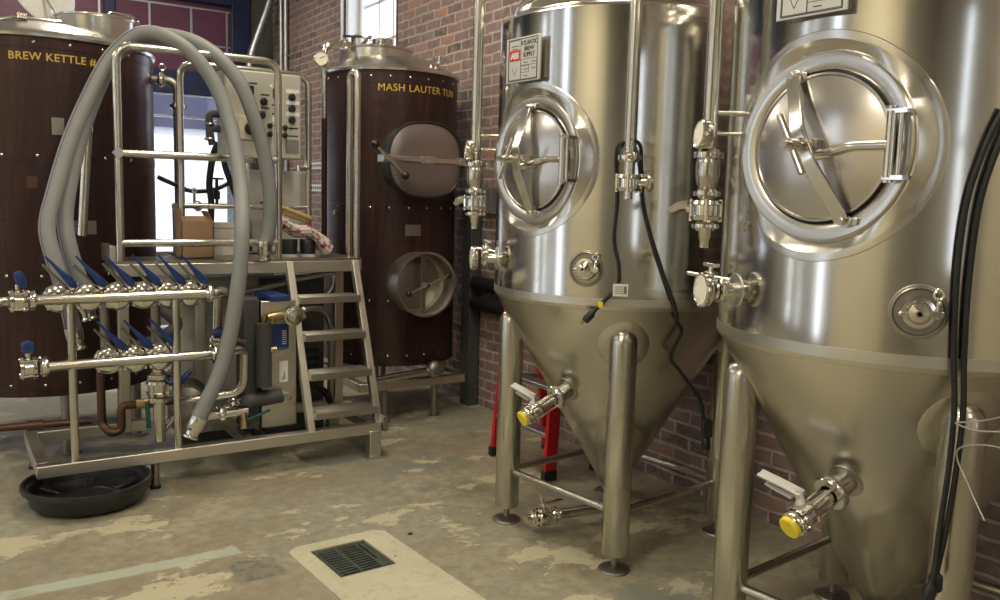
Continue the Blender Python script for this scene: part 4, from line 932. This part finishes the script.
g = G(); c = V((1.605, 4.61, .37)); g.lathe([(.014, -.02), (.016, .02), (.028, .02), (.028, -.02)], c, (0, -1, 0), 20); obj('outlet_port', g, M['tube'], hx)
g = G(); g.cyl((1.36, 4.60, .70), (1.30, 4.58, .72), .012, seg=8); g.cyl((1.365, 4.60, .63), (1.29, 4.60, .66), .012, seg=8); obj('tie_bolt', g, M['dull'], hx)
# lagged lines and hoses in the shade under the deck
def hose(name, label, cat, pts, r, mat, n=8, seg=14, ends=None):
    g = G(); g.tube(spline(pts, n), r, seg); return g
tag(obj('lagged_pipe', G().tube(fillet([(.98, 4.92, .88), (1.08, 4.86, .78), (.98, 4.86, .70), (.72, 4.95, .62)], .05), .034, 14), M['darkgrey']), 'dark lagged pipe bending back behind the manifold, under the deck', 'pipe')
tag(obj('drain_hose', G().tube(spline([(1.30, 5.0, .90), (1.55, 5.0, .94), (1.85, 5.02, 1.0), (2.04, 5.0, 1.03)], 8), .018, 10), M['wire']), 'pale grey hose sloping under the deck behind the ladder top', 'hose')
tag(obj('thin_cable', G().tube(spline([(2.02, 4.96, 1.0), (1.99, 4.95, .93), (1.93, 4.95, .88), (1.80, 4.98, .86)], 8), .007, 8), M['wire']), 'thin grey cable curving under the deck behind the top tread', 'cable')
tag(obj('black_hose', G().tube(spline([(1.55, 5.0, .38), (1.75, 4.99, .40), (1.95, 5.0, .30), (2.02, 5.02, .21)], 8), .022, 10), M['black']), 'black hose sagging low behind the ship ladder', 'hose')
tag(obj('drain_pipe', G().tube(fillet([(1.72, 4.99, .80), (1.95, 4.99, .82), (2.02, 5.0, .70), (2.02, 5.03, .21)], .08), .022, 12), M['dull']), 'dull steel pipe crossing behind the upper treads of the ladder', 'pipe')

ub = thing('stand_in_cabinet', 'plain grey cabinet added as a stand-in for dim shapes behind the pipework', 'cabinet', (1.38, 5.34, 0))  # added box, stands in for shapes too dim to identify
g = G(); g.bx(1.15, 1.62, 5.20, 5.44, .06, 1.0); obj('body', g, M['grey'], ub, bevel=.006)
g = G(); g.bx(1.165, 1.605, 5.192, 5.20, .08, .985); bd = obj('cabinet_door', g, M['grey'], ub, bevel=.004)
g = G(); g.cyl((1.19, 5.192, .55), (1.19, 5.18, .55), .018, seg=14); obj('door_latch', g, M['blackplastic'], bd)
g = G(); g.bx(1.17, 1.60, 5.22, 5.42, 0, .06); obj('plinth', g, M['darkgrey'], ub)
db = thing('dark_stand_in', 'added dark casing standing in for dim shapes and shade behind the ship ladder', 'casing', (1.85, 5.34, 0))  # added dark box in place of the shade and dim shapes here
g = G(); g.bx(1.66, 2.05, 5.21, 5.45, .0, .98); obj('body', g, M['darkgrey'], db, bevel=.008)
for i in range(5): g = G(); g.bx(1.70, 2.01, 5.203, 5.21, .30 + i * .05, .325 + i * .05); obj('stand_in_slot', g, M['black'], db)
# ------------------------------------------------------------------ control boxes on the platform
cpn = thing('control_panel', 'cream grey control panel with rotary switches hung inside the rear handrail', 'control panel', (1.62, 5.15, 1.70))
g = G(); g.bx(1.395, 1.845, 5.075, 5.25, 1.71, 2.205); box_ = obj('enclosure', g, M['grey'], cpn, bevel=.006)
g = G(); g.bx(1.40, 1.84, 5.068, 5.076, 1.715, 2.20); face = obj('face_plate', g, M['grey'], cpn, bevel=.002)
fy = 5.068
def knob(x, z, r=.018):
    g = G(); g.lathe([(.0, .0), (r * 1.25, 0), (r * 1.25, .006), (r, .008), (r * .9, .022), (0, .024)], (x, fy, z), (0, -1, 0), 18); o = obj('rotary_switch', g, M['blackplastic'], face)
    g = G(); g.box((x, fy - .026, z), (r * .5, .008, r * 1.7), ((.8, 0, .5), (0, 1, 0), (-.5, 0, .8))); 
    return o
for x, z in ((1.617, 2.036), (1.605, 1.96), (1.787, 2.075), (1.787, 2.008), (1.787, 1.942)): knob(x, z)
for x, z in ((1.744, 1.894), (1.743, 1.848), (1.653, 1.90), (1.652, 1.85)): knob(x, z, .013)
for z in (2.108, 2.041, 1.975): g = G(); g.bx(1.752, 1.832, fy - .003, fy, z - .011, z + .012); obj('label_strip', g, M['white'], face)
g = G(); g.bx(1.668, 1.70, fy - .003, fy, 1.925, 1.955); obj('label_strip', g, M['white'], face)
g = G()
for x, z, w in ((1.53, 2.135, .05), (1.60, 2.075, .05), (1.60, 2.0, .05), (1.52, 1.975, .05), (1.765, 1.893, .06), (1.765, 1.847, .06), (1.665, 2.02, .03), (1.665, 1.97, .03)): g.bx(x, x + w, fy - .0015, fy, z - .004, z + .004)
obj('legend', g, M['ink'], face)
g = G(); g.bx(1.525, 1.56, fy - .004, fy, 2.07, 2.12); obj('display', g, M['blackplastic'], face)
g = G(); g.bx(1.672, 1.70, fy - .004, fy, 2.06, 2.115); obj('display', g, M['blackplastic'], face)
g = G(); g.prism([(-.012, 0), (.010, -.014), (.010, .014)], (1.66, fy - .002, 2.13), (1, 0, 0), (0, 0, 1), (0, 1, 0), .002); obj('warning_triangle', g, M['white'], face)
g = G(); g.bx(1.47, 1.57, fy - .012, fy, 1.81, 1.945); iso = obj('isolator_box', g, simple('cream_enamel', (.52, .49, .36), .45), cpn, bevel=.003)
g = G(); g.lathe([(0, 0), (.036, 0), (.034, .02), (0, .022)], (1.535, fy - .012, 1.875), (0, -1, 0), 22); g.box((1.535, fy - .04, 1.875), (.02, .022, .07)); obj('isolator_knob', g, M['blackplastic'], iso, bevel=.002)
g = G(); g.bx(1.745, 1.83, fy - .003, fy, 1.745, 1.825)
obj('vent_grille', g, simple('grey_grille', (.20, .20, .20), .5, 0, .4, 300), face)
cab = thing('switch_cabinet', 'plain grey cabinet standing on the deck below the control panel', 'cabinet', (1.78, 5.40, 1.13))
g = G(); g.bx(1.60, 1.955, 5.29, 5.50, 1.135, 1.645); obj('body', g, M['greycab'], cab, bevel=.005)
g = G(); g.bx(1.607, 1.948, 5.283, 5.29, 1.145, 1.637); dd = obj('cabinet_door', g, M['greycab'], cab, bevel=.003)
g = G(); g.bx(1.66, 1.69, 5.276, 5.283, 1.44, 1.452); g.bx(1.66, 1.69, 5.276, 5.283, 1.40, 1.412); obj('latch', g, M['blackplastic'], dd)
# cables and pipework seen against the bright glazing
vp = thing('side_valve_pipe', 'horizontal pipe with small valves crossing low before the bright glazing', 'pipe', (1.4, 5.42, 1.40))
g = G(); g.cyl((1.17, 5.42, 1.415), (1.60, 5.42, 1.42), .016, seg=12); obj('pipe', g, M['dull'], vp)
g = G(); g.cyl((1.30, 5.42, 1.415), (1.30, 5.42, 1.49), .008, seg=8); g.torus((1.30, 5.42, 1.51), (0, -1, 0), .014, .004, 14, 6); triclamp(g, V((1.32, 5.42, 1.415)), (1, 0, 0), .022); obj('wing_valve', g, M['pol'], vp)
g = G(); c = V((1.435, 5.42, 1.42)); g.cyl(c, c + V((0, 0, .16)), .010, seg=8); g.bar(c + V((-.04, 0, .165)), c + V((.04, 0, .165)), .014, .012); g.cyl(c + V((0, 0, .04)), c + V((0, 0, .09)), .02, seg=10); obj('stop_valve', g, M['blackplastic'], vp)
g = G(); g.bx(1.175, 1.20, 5.40, 5.44, 1.13, 1.43); obj('support', g, M['dull'], vp)
for nm, lb, pts, r in (
    ('power_cable', 'thick black cable dropping straight from under the control panel toward the deck', [(1.43, 5.36, 1.80), (1.40, 5.36, 1.72), (1.375, 5.36, 1.56), (1.385, 5.36, 1.42), (1.37, 5.36, 1.15)], .020),
    ('power_cable', 'black cable slanting down behind the draped hose to the cabinet foot', [(1.45, 5.27, 1.78), (1.44, 5.27, 1.68), (1.50, 5.265, 1.50), (1.56, 5.262, 1.35), (1.585, 5.262, 1.15)], .018),
    ('power_cable', 'black cable sagging sideways from the kettle before the bright glazing', [(1.12, 5.56, 1.585), (1.20, 5.56, 1.55), (1.32, 5.56, 1.505), (1.46, 5.56, 1.52), (1.58, 5.56, 1.58)], .014)):
    tag(obj(nm, G().tube(spline(pts, 8), r, 10), M['black']), lb, 'cable')
el = thing('conduit_elbow', 'pair of dark cable elbows entering the side of the control panel', 'conduit', (1.36, 5.2, 1.8))
for dz in (0, -.085):
    g = G(); g.tube(fillet([(1.395, 5.19, 1.955 + dz), (1.335, 5.19, 1.955 + dz), (1.335 + dz * -.2, 5.19, 1.80 + dz * .3)], .05), .021, 12); e = obj('elbow', g, M['darkgrey'], el)
    g = G(); g.torus((1.335, 5.19, 1.895 + dz), (0, 0, 1), .024, .006, 16, 6); obj('locknut', g, M['galv'], e)
# things left on the deck
bxo = thing('cardboard_box', 'open brown cardboard box on the platform deck', 'box', (1.2, 5.03, 1.13))
x0, x1, y0, y1, z0, z1 = 1.118, 1.292, 4.955, 5.09, 1.132, 1.335; t_ = .004
g = G(); g.bx(x0, x1, y0, y0 + t_, z0, z1); g.bx(x0, x1, y1 - t_, y1, z0, z1); g.bx(x0, x0 + t_, y0, y1, z0, z1); g.bx(x1 - t_, x1, y0, y1, z0, z1); g.bx(x0, x1, y0, y1, z0, z0 + t_); obj('carton', g, M['cardboard'], bxo)
for a, b, d in (((x0 + .002, (y0 + y1) / 2, z1), (x0 - .012, (y0 + y1) / 2, z1 + .07), y1 - y0), ((x1 - .002, (y0 + y1) / 2, z1), (x1 - .035, (y0 + y1) / 2, z1 + .06), y1 - y0)):
    g = G(); g.bar(a, b, d, t_, (1, 0, 0)); obj('flap', g, M['cardboard'], bxo)
g = G(); g.bar(((x0 + x1) / 2, y0 + .002, z1), ((x0 + x1) / 2, y0 + .05, z1 + .03), x1 - x0 - .01, t_, (0, 1, .5)); obj('flap', g, M['cardboard'], bxo)
cb_ = thing('pale_carton', 'pale flat carton standing next to the brown cardboard box', 'carton', (1.40, 5.20, 1.13))
g = G(); g.bx(1.335, 1.50, 5.14, 5.255, 1.131, 1.325); obj('carton', g, M['whitecard'], cb_, bevel=.003)
g = G(); g.bx(1.335, 1.50, 5.138, 5.1405, 1.29, 1.296); obj('lid_seam', g, M['cardboard'], cb_)
for i, (x, lb) in enumerate(((1.735, 'dark pail-shaped tub under the thick end of the checked towel'), (1.85, 'dark tub with pale base ring under the hanging end of the checked towel'))):
    jt = thing('plastic_tub', lb, 'tub', (x, 4.97, 1.13), 'dark tubs under the towel')
    g = G(); g.lathe([(0, .018), (.046, .018), (.050, .10), (.047, .105), (0, .105)], (x, 4.97, 1.131), seg=24); obj('body', g, M['blackplastic'], jt)
    g = G(); g.lathe([(0, 0), (.049, 0), (.050, .018), (0, .018)], (x, 4.97, 1.131), seg=24); obj('base_ring', g, M['whitecard'], jt)
# towel draped over the tubs
g = G(); path = spline([(1.665, 4.97, 1.33), (1.72, 4.965, 1.315), (1.80, 4.96, 1.285), (1.88, 4.955, 1.262), (1.925, 4.95, 1.225), (1.965, 4.945, 1.165)], 8)
pts = []
prof = [(.075 * math.cos(2 * PI * j / 24) * (1 + .10 * math.sin(j * 2.3)), .034 * math.sin(2 * PI * j / 24) * (1 + .22 * math.sin(j * 1.9))) for j in range(24)]
g.sweep(path, prof)
rr = random.Random(3)
g.v = [q + V((rr.uniform(-1, 1), rr.uniform(-1, 1), rr.uniform(-1, 1))) * .004 + V((0, 0, .010 * math.sin(q.x * 42))) for q in g.v]
tag(obj('checked_towel', g, M['towel']), 'red and white patterned towel draped over dark tubs on the deck', 'towel')
br = thing('scrubbing_brush', 'tan scrubbing brush lying on the patterned towel', 'brush', (1.77, 4.97, 1.36))
ax = V((.15, 0, -.055)).normalized(); az = V((.055, 0, .15)).normalized()
g = G(); g.prism([(.105 * math.cos(2 * PI * j / 24), .034 * math.sin(2 * PI * j / 24)) for j in range(24)], V((1.775, 4.965, 1.385)), ax, (0, 1, 0), az, .018); obj('handle_block', g, M['bristle'], br, bevel=.004)
g = G(); g.prism([(.095 * math.cos(2 * PI * j / 24), .028 * math.sin(2 * PI * j / 24)) for j in range(24)], V((1.775, 4.965, 1.385)) - az * .028, ax, (0, 1, 0), az, .028); obj('bristle', g, simple('dark_bristle', (.28, .20, .09), .9, 0, .5, 200), br)
# ------------------------------------------------------------------ draped hoses
def big_hose(label, pts, tip, stripe_off):
    h = thing('suction_hose', label, 'hose', pts[0], 'grey hoses over the handrail')
    path = spline(pts, 10); n = len(path)
    g = G(); g.tube(path, .039, 18); obj('tube', g, M['hose'], h)
    g = G(); off = []
    for i in range(n):
        d = (path[min(i + 1, n - 1)] - path[max(i - 1, 0)]).normalized(); s = d.cross(V((0, -1, 0)))
        s = s.normalized() if s.length > .05 else V((1, 0, 0)); off.append(path[i] + (s * stripe_off * .8 + V((0, -.6, 0))).normalized() * .0378)
    g.tube(off[:n // 3], .0035, 6); g.tube(off[n // 2:], .0035, 6); obj('stripe', g, M['hose_line'], h)
    for e, d in tip:
        e = V(e); d = V(d).normalized()
        g = G(); g.lathe([(.042, -.01), (.043, .0), (.041, .05), (.037, .055), (.033, .07), (.033, .085), (.040, .09), (.040, .10), (.031, .10), (.027, .02)], e - d * .012, d, 22); obj('hose_end', g, M['pol'], h)
    return h
h1 = [(1.045, 4.36, .355), (1.083, 4.36, .434), (1.164, 4.36, .607), (1.217, 4.36, .809), (1.259, 4.36, 1.063), (1.289, 4.40, 1.314), (1.339, 4.60, 1.569), (1.329, 4.74, 1.863), (1.268, 4.80, 2.073), (1.163, 4.83, 2.222), (1.061, 4.86, 2.295), (.973, 4.90, 2.322), (.894, 4.935, 2.302), (.825, 4.955, 2.238), (.757, 4.95, 2.150), (.662, 4.92, 1.965), (.562, 4.86, 1.735), (.480, 4.78, 1.488), (.435, 4.72, 1.315), (.452, 4.67, 1.17), (.482, 4.65, 1.05), (.51, 4.65, .92), (.53, 4.65, .80)]
big_hose('grey hose looped over the handrail whose metal end dangles before the lower manifold', h1, [(h1[0], V(h1[0]) - V(h1[1])), (h1[-1], V(h1[-1]) - V(h1[-2]))], 1)
h2 = [(1.525, 4.775, 1.215), (1.549, 4.775, 1.30), (1.556, 4.775, 1.494), (1.518, 4.775, 1.742), (1.463, 4.775, 1.929), (1.402, 4.79, 2.086), (1.312, 4.83, 2.211), (1.207, 4.90, 2.295), (1.110, 4.96, 2.328), (1.031, 4.99, 2.330), (.946, 5.02, 2.305), (.865, 5.03, 2.255), (.80, 5.02, 2.19), (.718, 4.99, 2.022), (.632, 4.94, 1.799), (.560, 4.87, 1.543), (.525, 4.81, 1.344), (.54, 4.76, 1.18), (.575, 4.75, 1.05), (.60, 4.75, .93)]
big_hose('grey hose looped over the handrail whose metal end rests at the deck edge', h2, [(h2[0], V((0, 0, -1))), (h2[-1], V(h2[-1]) - V(h2[-2]))], 1)

# ------------------------------------------------------------------ tray on the floor
tr = thing('drum_lid', 'round black plastic drum lid lying upturned on the floor under the platform edge', 'lid', (.545, 4.43, 0))
TC = V((.545, 4.43, 0))
g = G(); g.lathe([(0, .004), (.20, .004), (.235, .010), (.255, .03), (.262, .085), (.284, .088), (.290, .10), (.286, .118), (.274, .118), (.268, .098), (.252, .090), (.240, .045), (.215, .035), (.15, .032), (.145, .038), (.12, .038), (.115, .032), (0, .032)], TC, seg=64); obj('dish', g, M['blackplastic'], tr)
for k in range(6):
    a = k * PI / 3 + .35; d = V((math.cos(a), math.sin(a), 0)); g = G(); g.bar(TC + d * .13 + V((0, 0, .034)), TC + d * .245 + V((0, 0, .055)), .05, .02); obj('stiffener', g, M['blackplastic'], tr, bevel=.006)
# ------------------------------------------------------------------ red step ladder
la = thing('step_ladder', 'red step ladder standing against the brick wall behind the fermenter legs', 'ladder', (2.9, 3.88, 0))
topz = 1.25
def lrail(a, b, par, name='side_rail'):
    g = G(); g.bar(a, b, .028, .075, (1, 0, 0)); o = obj(name, g, M['ladderred'], par, bevel=.003)
    a = V(a); d = (V(b) - a).normalized(); g = G(); g.box(a + V((0, 0, .028)) + d * .004, (.085, .036, .055)); obj('rubber_foot', g, M['black'], o, bevel=.004)
for s in (-1, 1):
    lrail((2.70, 3.88 + s * .265, 0.0), (2.79, 3.88 + s * .235, topz), la)
    lrail((3.06, 3.88 + s * .23, 0.0), (2.88, 3.88 + s * .19, topz), la, 'rear_rail')
for k in range(1, 5):
    z = k * .255; f = z / topz; w = .265 - .03 * f
    g = G(); g.bx(2.665 + .09 * f, 2.755 + .09 * f, 3.88 - w, 3.88 + w, z - .022, z); obj('step', g, M['galv'], la, bevel=.003)
g = G(); g.bx(2.75, 2.92, 3.62, 4.14, topz, topz + .035); obj('top_cap', g, M['black'], la, bevel=.006)
for s in (-1, 1): g = G(); g.bar((2.74, 3.88 + s * .225, .50), (2.99, 3.88 + s * .205, .46), .006, .02); obj('spreader', g, M['galv'], la)
for z in (.3, .75): g = G(); f = z / topz; g.bx(3.045 - .18 * f, 3.07 - .18 * f, 3.67, 4.09, z - .02, z); obj('rear_brace', g, M['galv'], la)
# ------------------------------------------------------------------ power cords
def on(cx, cy, ph, r, z): return V((cx, cy, z)) + phid(ph - 6.7) * r
def plug(h, p, d, r=.016):
    p = V(p); d = V(d).normalized(); u, w, _ = basis(d)
    g = G(); g.lathe([(.006, -.03), (.009, -.01), (r, .0), (r, .035), (r * .85, .04), (0, .04)], p, d, 14); o = obj('plug', g, M['blackplastic'], h)
    g = G()
    for s in (-1, 1): g.box(p + d * .048 + u * s * .007, (.002, .006, .02), (u, w, d))
    g.cyl(p + d * .035 + w * .008, p + d * .058 + w * .008, .0025, seg=8); obj('prong', g, M['brass'], o)
F2 = (2.57, 2.95)
c1 = thing('power_lead', 'black lead with a white tag and yellow band hanging down the fermenter shell', 'cord', on(*F2, -40, .6, 1.1))
pts = [on(*F2, -43.8, .640, 1.735), on(*F2, -40.0, .64, 1.715), on(*F2, -39.0, .612, 1.66), on(*F2, -39.8, .583, 1.511), on(*F2, -39.2, .581, 1.361), on(*F2, -41.4, .581, 1.26), on(*F2, -41.2, .582, 1.18), on(*F2, -36.8, .582, 1.127), on(*F2, -33.2, .584, 1.085)]
g = G(); g.tube(spline(pts, 8), .0075, 10); obj('cable', g, M['black'], c1)
plug(c1, pts[-1] + (pts[-1] - pts[-2]).normalized() * .02, pts[-1] - pts[-2])
p = on(*F2, -42.4, .592, 1.168); n_ = phid(-48); tx = V((0, 0, 1)).cross(n_); g = G(); g.box(p, (.058, .048, .0015), (tx, (0, 0, 1), n_)); tg = obj('tag', g, M['white'], c1)
g = G()
for i in range(4): g.box(p + n_ * .0012 + V((0, 0, -.012 + i * .008)) - tx * .006, (.030, .003, .0006), (tx, (0, 0, 1), n_))
g.box(p + n_ * .0012 + tx * .018, (.012, .03, .0006), (tx, (0, 0, 1), n_)); obj('print', g, M['dull'], tg)
n_ = phid(-42); g = G(); g.box(on(*F2, -35.2, .592, 1.108), (.020, .024, .006), (V((0, 0, 1)).cross(n_), (0, 0, 1), n_)); obj('yellow_band', g, M['cap_yellow'], c1, bevel=.002)
c2 = thing('power_lead', 'long black lead trailing from the fermenter clamp past its cone to a hanging plug', 'cord', (2.60, 2.45, .5))
pts = [on(*F2, -43.4, .672, 1.735), on(*F2, -46.6, .655, 1.715), on(*F2, -47.9, .61, 1.645), on(*F2, -49.3, .583, 1.514), on(*F2, -52.3, .581, 1.401), on(*F2, -57.8, .581, 1.249), on(*F2, -63.6, .583, 1.11), on(*F2, -65.0, .578, 1.05), (2.437, 2.423, 1.001), (2.432, 2.470, .897), (2.475, 2.456, .835), (2.531, 2.44, .763), (2.575, 2.435, .71), (2.596, 2.434, .645), (2.610, 2.428, .56)]
g = G(); g.tube(spline(pts, 8), .0075, 10); obj('cable', g, M['black'], c2)
plug(c2, (2.612, 2.427, .54), (.05, -.05, -1), .018)
g = G(); g.box((2.613, 2.425, .59), (.045, .03, .075), ((.8, -.5, 0), (.5, .8, 0), (0, 0, 1))); obj('adapter', g, M['blackplastic'], c2, bevel=.005)
for dx, lb in ((0, 'black cable ending in a plug low on the nearest fermenter, closer to its hatch'), (1, 'plain black cable hanging down the nearest fermenter, farther from its round hatch')):
    c3 = thing('hanging_cable', lb, 'cable', (2.14, 1.17, .5), 'twin cables down the nearest fermenter')
    F1 = (2.555, 1.575); k = 1.0 - dx * 2.9
    pts = [on(*F1, -44.5 + k, .592, 1.755), on(*F1, -42.3 + k, .590, 1.70), on(*F1, -40.2 + k, .588, 1.63), on(*F1, -38.2 + k, .586, 1.53), on(*F1, -37.4 + k, .586, 1.40), on(*F1, -37.5 + k * .9, .586, 1.26), on(*F1, -38.2 + k * .8, .586, 1.12), on(*F1, -39.0 + k * .7, .590, 1.0), on(*F1, -38.8 + k * .6, .592, .85), on(*F1, -37.8 + k * .5, .592, .68), on(*F1, -36.6 + k * .45, .590, .56)]
    if not dx: pts = pts[:-1] + [on(*F1, -36.6, .606, .58), on(*F1, -35.8, .616, .535)]
    g = G(); g.tube(spline(pts, 8), .0075, 10); obj('cable', g, M['black'], c3)
    plug(c3, pts[-1], V((-.04, .12, -1)) if not dx else V((.1, 0, -1)), .017)
wr = thing('thin_wire', 'loose thin grey wires over the leg of the nearest fermenter', 'wire', (2.15, 1.1, .9))
for pts in ([(2.15, 1.03, 1.72), (2.145, 1.075, 1.60), (2.14, 1.075, 1.45), (2.135, 1.05, 1.32), (2.13, 1.02, 1.18), (2.13, .99, 1.08)],
            [(2.12, .96, 1.06), (2.125, 1.02, 1.02), (2.13, 1.10, .985), (2.135, 1.15, .97), (2.13, 1.09, .965), (2.12, 1.0, .985)],
            [(2.12, .98, .93), (2.13, 1.06, .935), (2.135, 1.14, .90), (2.13, 1.10, .82), (2.12, 1.05, .75)]):
    g = G(); g.tube(spline(pts, 10), .0022, 6); obj('strand', g, M['wire'], wr)
for (x, y, r_, m_, lb) in ((1.71, 3.31, .011, 'darkgrey', 'small dark pebble on the concrete beyond the floor drain'), (1.545, 3.12, .007, 'copper', 'tiny brown flake at the corner of the floor drain')):
    g = G(); g.ball((x, y, r_ * .5), r_, (1.2, .8, .6), 8, 6); g.v = [q + V((random.uniform(-1, 1), random.uniform(-1, 1), 0)) * r_ * .12 for q in g.v]
    tag(obj('pebble' if m_ == 'darkgrey' else 'rust_flake', g, M[m_]), lb, 'debris')
# ------------------------------------------------------------------ services on the brick wall and the back wall
for y, lb in ((9.36, 'slim upright conduit on the brick wall near the glazed door corner, nearer the window'), (9.51, 'slim upright conduit on the brick wall right at the glazed door corner')):
    cd = thing('wall_conduit', lb, 'conduit', (3.235, y, 0), 'conduits by the corner')
    g = G(); g.cyl((3.235, y, 0), (3.235, y, 4.28), .026, seg=12); obj('tube', g, M['galv'], cd)
    for z in (1.4, 3.0):
        g = G(); g.bx(3.225, 3.27, y - .045, y + .045, z - .012, z + .012); obj('saddle', g, M['galv'], cd)
cd = thing('wall_conduit', 'slim upright conduit on the brick beside the sash window', 'conduit', (3.235, 7.80, 0))
g = G(); g.cyl((3.24, 7.80, 0), (3.24, 7.80, 4.28), .022, seg=12); obj('tube', g, M['galv'], cd)
g = G(); g.bx(3.235, 3.27, 7.775, 7.84, 2.9, 2.92); obj('saddle', g, M['galv'], cd)
dp = thing('slanting_pipe', 'grey pipe slanting down across the corner beside the glazed door', 'pipe', (2.95, 9.55, 2.4))
g = G(); g.tube(fillet([(3.215, 9.62, 3.95), (3.15, 9.62, 3.62), (2.93, 9.66, 2.98), (2.90, 9.66, 2.2), (2.90, 9.66, 0)], .15), .045, 14); obj('tube', g, M['galv'], dp)
g = G(); g.bx(2.85, 2.95, 9.70, 9.87, 2.2, 2.23); obj('bracket', g, M['galv'], dp)
jb = thing('junction_box', 'small grey junction box on the brick between mash tun and fermenter', 'junction box', (3.24, 5.14, 1.43))
g = G(); g.bx(3.215, 3.269, 5.07, 5.20, 1.40, 1.58); obj('box_body', g, M['greywall'], jb, bevel=.004)
g = G(); g.bx(3.208, 3.215, 5.075, 5.195, 1.405, 1.575); obj('cover', g, M['greywall'], jb, bevel=.003)
du = thing('wall_duct', 'dark square duct standing against the brick beside the mash tun', 'duct', (3.21, 5.33, 0))
g = G(); g.bx(3.17, 3.255, 5.26, 5.38, .0, 1.44); obj('duct', g, M['darkgrey'], du, bevel=.006)
g = G(); g.bx(3.15, 3.262, 5.24, 5.40, 1.44, 1.56); obj('box_head', g, M['darkgrey'], du, bevel=.006)
for z, lb in ((.905, 'thick black pipe running along the foot of the brick wall, upper of the two'), (.76, 'thick black pipe running along the foot of the brick wall, lower of the two')):
    pz = thing('black_wall_pipe', lb, 'pipe', (3.2, 4.5, z), 'black pipes along the brick wall')
    g = G(); g.cyl((3.205, 2.2, z), (3.205, 5.24, z), .052, seg=16); obj('tube', g, M['black'], pz)
    for y in (2.6, 4.75): g = G(); g.bx(3.19, 3.27, y - .015, y + .015, z - .06, z + .06); obj('clip', g, M['darkgrey'], pz)
for z, lb in ((1.80, 'strip of blue patterned wall tiles behind the control panel, upper of two'), (1.575, 'strip of blue patterned wall tiles behind the control panel, lower of two')):
    g = G(); g.bx(3.258, 3.27, 8.2, 8.85, z - .035, z + .035); o = tag(obj('tile_border', g, M['white']), lb, 'tiles', 'blue tile strips')
    g = G()
    for i in range(11): y = 8.23 + i * .058; g.box((3.257, y, z), (.003, .03, .03), ((1, 0, 0), (0, .7, .7), (0, -.7, .7)))
    obj('motif', g, M['blue'], o)
# ------------------------------------------------------------------ light
w = bpy.data.worlds.new('sky'); S.world = w; w.use_nodes = True; nt = w.node_tree
bg = nt.nodes['Background']; sky = nt.nodes.new('ShaderNodeTexSky'); sky.sky_type = 'HOSEK_WILKIE'; sky.turbidity = 6; sky.ground_albedo = .5; sky.sun_direction = V((-.25, -.55, .8)).normalized()
mixn = nt.nodes.new('ShaderNodeMix'); mixn.data_type = 'RGBA'; mixn.inputs[0].default_value = .75; mixn.inputs[7].default_value = (.80, .88, 1, 1)
nt.links.new(sky.outputs[0], mixn.inputs[6]); nt.links.new(mixn.outputs[2], bg.inputs[0]); bg.inputs[1].default_value = 6.0
def light(name, kind, loc, rot, energy, col=(1, 1, 1), **k):
    d = bpy.data.lights.new(name, kind); d.energy = energy; d.color = col
    for a, v in k.items(): setattr(d, a, v)
    o = bpy.data.objects.new(name, d); COL.objects.link(o); o.location = loc; o.rotation_euler = rot; return o
sun = light('sun', 'SUN', (0, 0, 10), (0, 0, 0), 9.0, (1, .97, .9), angle=.01)
sun.rotation_euler = V((.25, .55, -.8)).to_track_quat('-Z', 'Y').to_euler()
for (a, b, u, v) in LW:
    d = light('sky_portal', 'AREA', (XL - .32, (a + b) / 2, (u + v) / 2), (0, -PI / 2, 0), 1, shape='RECTANGLE', size=v - u, size_y=b - a); d.data.cycles.is_portal = True
for (a, b, u, v) in FW:
    d = light('sky_portal', 'AREA', ((a + b) / 2, YF - .32, (u + v) / 2), (PI / 2, 0, PI), 1, shape='RECTANGLE', size=b - a, size_y=v - u); d.data.cycles.is_portal = True
d = light('sky_portal', 'AREA', (XR + .4, (WY0 + WY1) / 2, (WZ0 + WZ1) / 2), (0, PI / 2, 0), 1, shape='RECTANGLE', size=WZ1 - WZ0, size_y=WY1 - WY0); d.data.cycles.is_portal = True
WARM = (1.0, .90, .72)
for x, y, e in ((-.3, 1.6, 42), (1.5, 2.3, 38), (.9, -2.2, 38), (-2.9, .5, 108), (1.7, 4.3, 50), (-2.6, 5.2, 34), (1.0, 7.6, 60), (-2.6, 8.0, 55)):
    light('ceiling_lamp_and_fill', 'AREA', (x, y, ZC - .06), (0, 0, 0), e, WARM, shape='RECTANGLE', size=.3, size_y=1.2)  # unseen ceiling lamps, some added to brighten the left and back walls
# ------------------------------------------------------------------ camera
cam = bpy.data.cameras.new('camera'); co_ = bpy.data.objects.new('camera', cam); COL.objects.link(co_); S.camera = co_
yaw, pit, rol, fpx = R_(33.1), R_(6.63), R_(1.5), 860.0
fw = V((math.sin(yaw) * math.cos(pit), math.cos(yaw) * math.cos(pit), -math.sin(pit)))
r0 = V((math.cos(yaw), -math.sin(yaw), 0)); u0 = r0.cross(fw)
rt = r0 * math.cos(rol) + u0 * math.sin(rol); uv = u0 * math.cos(rol) - r0 * math.sin(rol)
mw_ = Matrix((rt, uv, -fw)).transposed().to_4x4(); mw_.translation = V((0, 0, 1.5)); co_.matrix_world = mw_
cam.sensor_fit = 'HORIZONTAL'; cam.sensor_width = 36; cam.lens = fpx / 1000 * 36; cam.clip_start = .05; cam.clip_end = 300
vs_ = S.view_settings; vs_.view_transform = 'Standard'; vs_.look = 'None'; vs_.gamma = 1; vs_.use_curve_mapping = False; vs_.exposure = 0.0
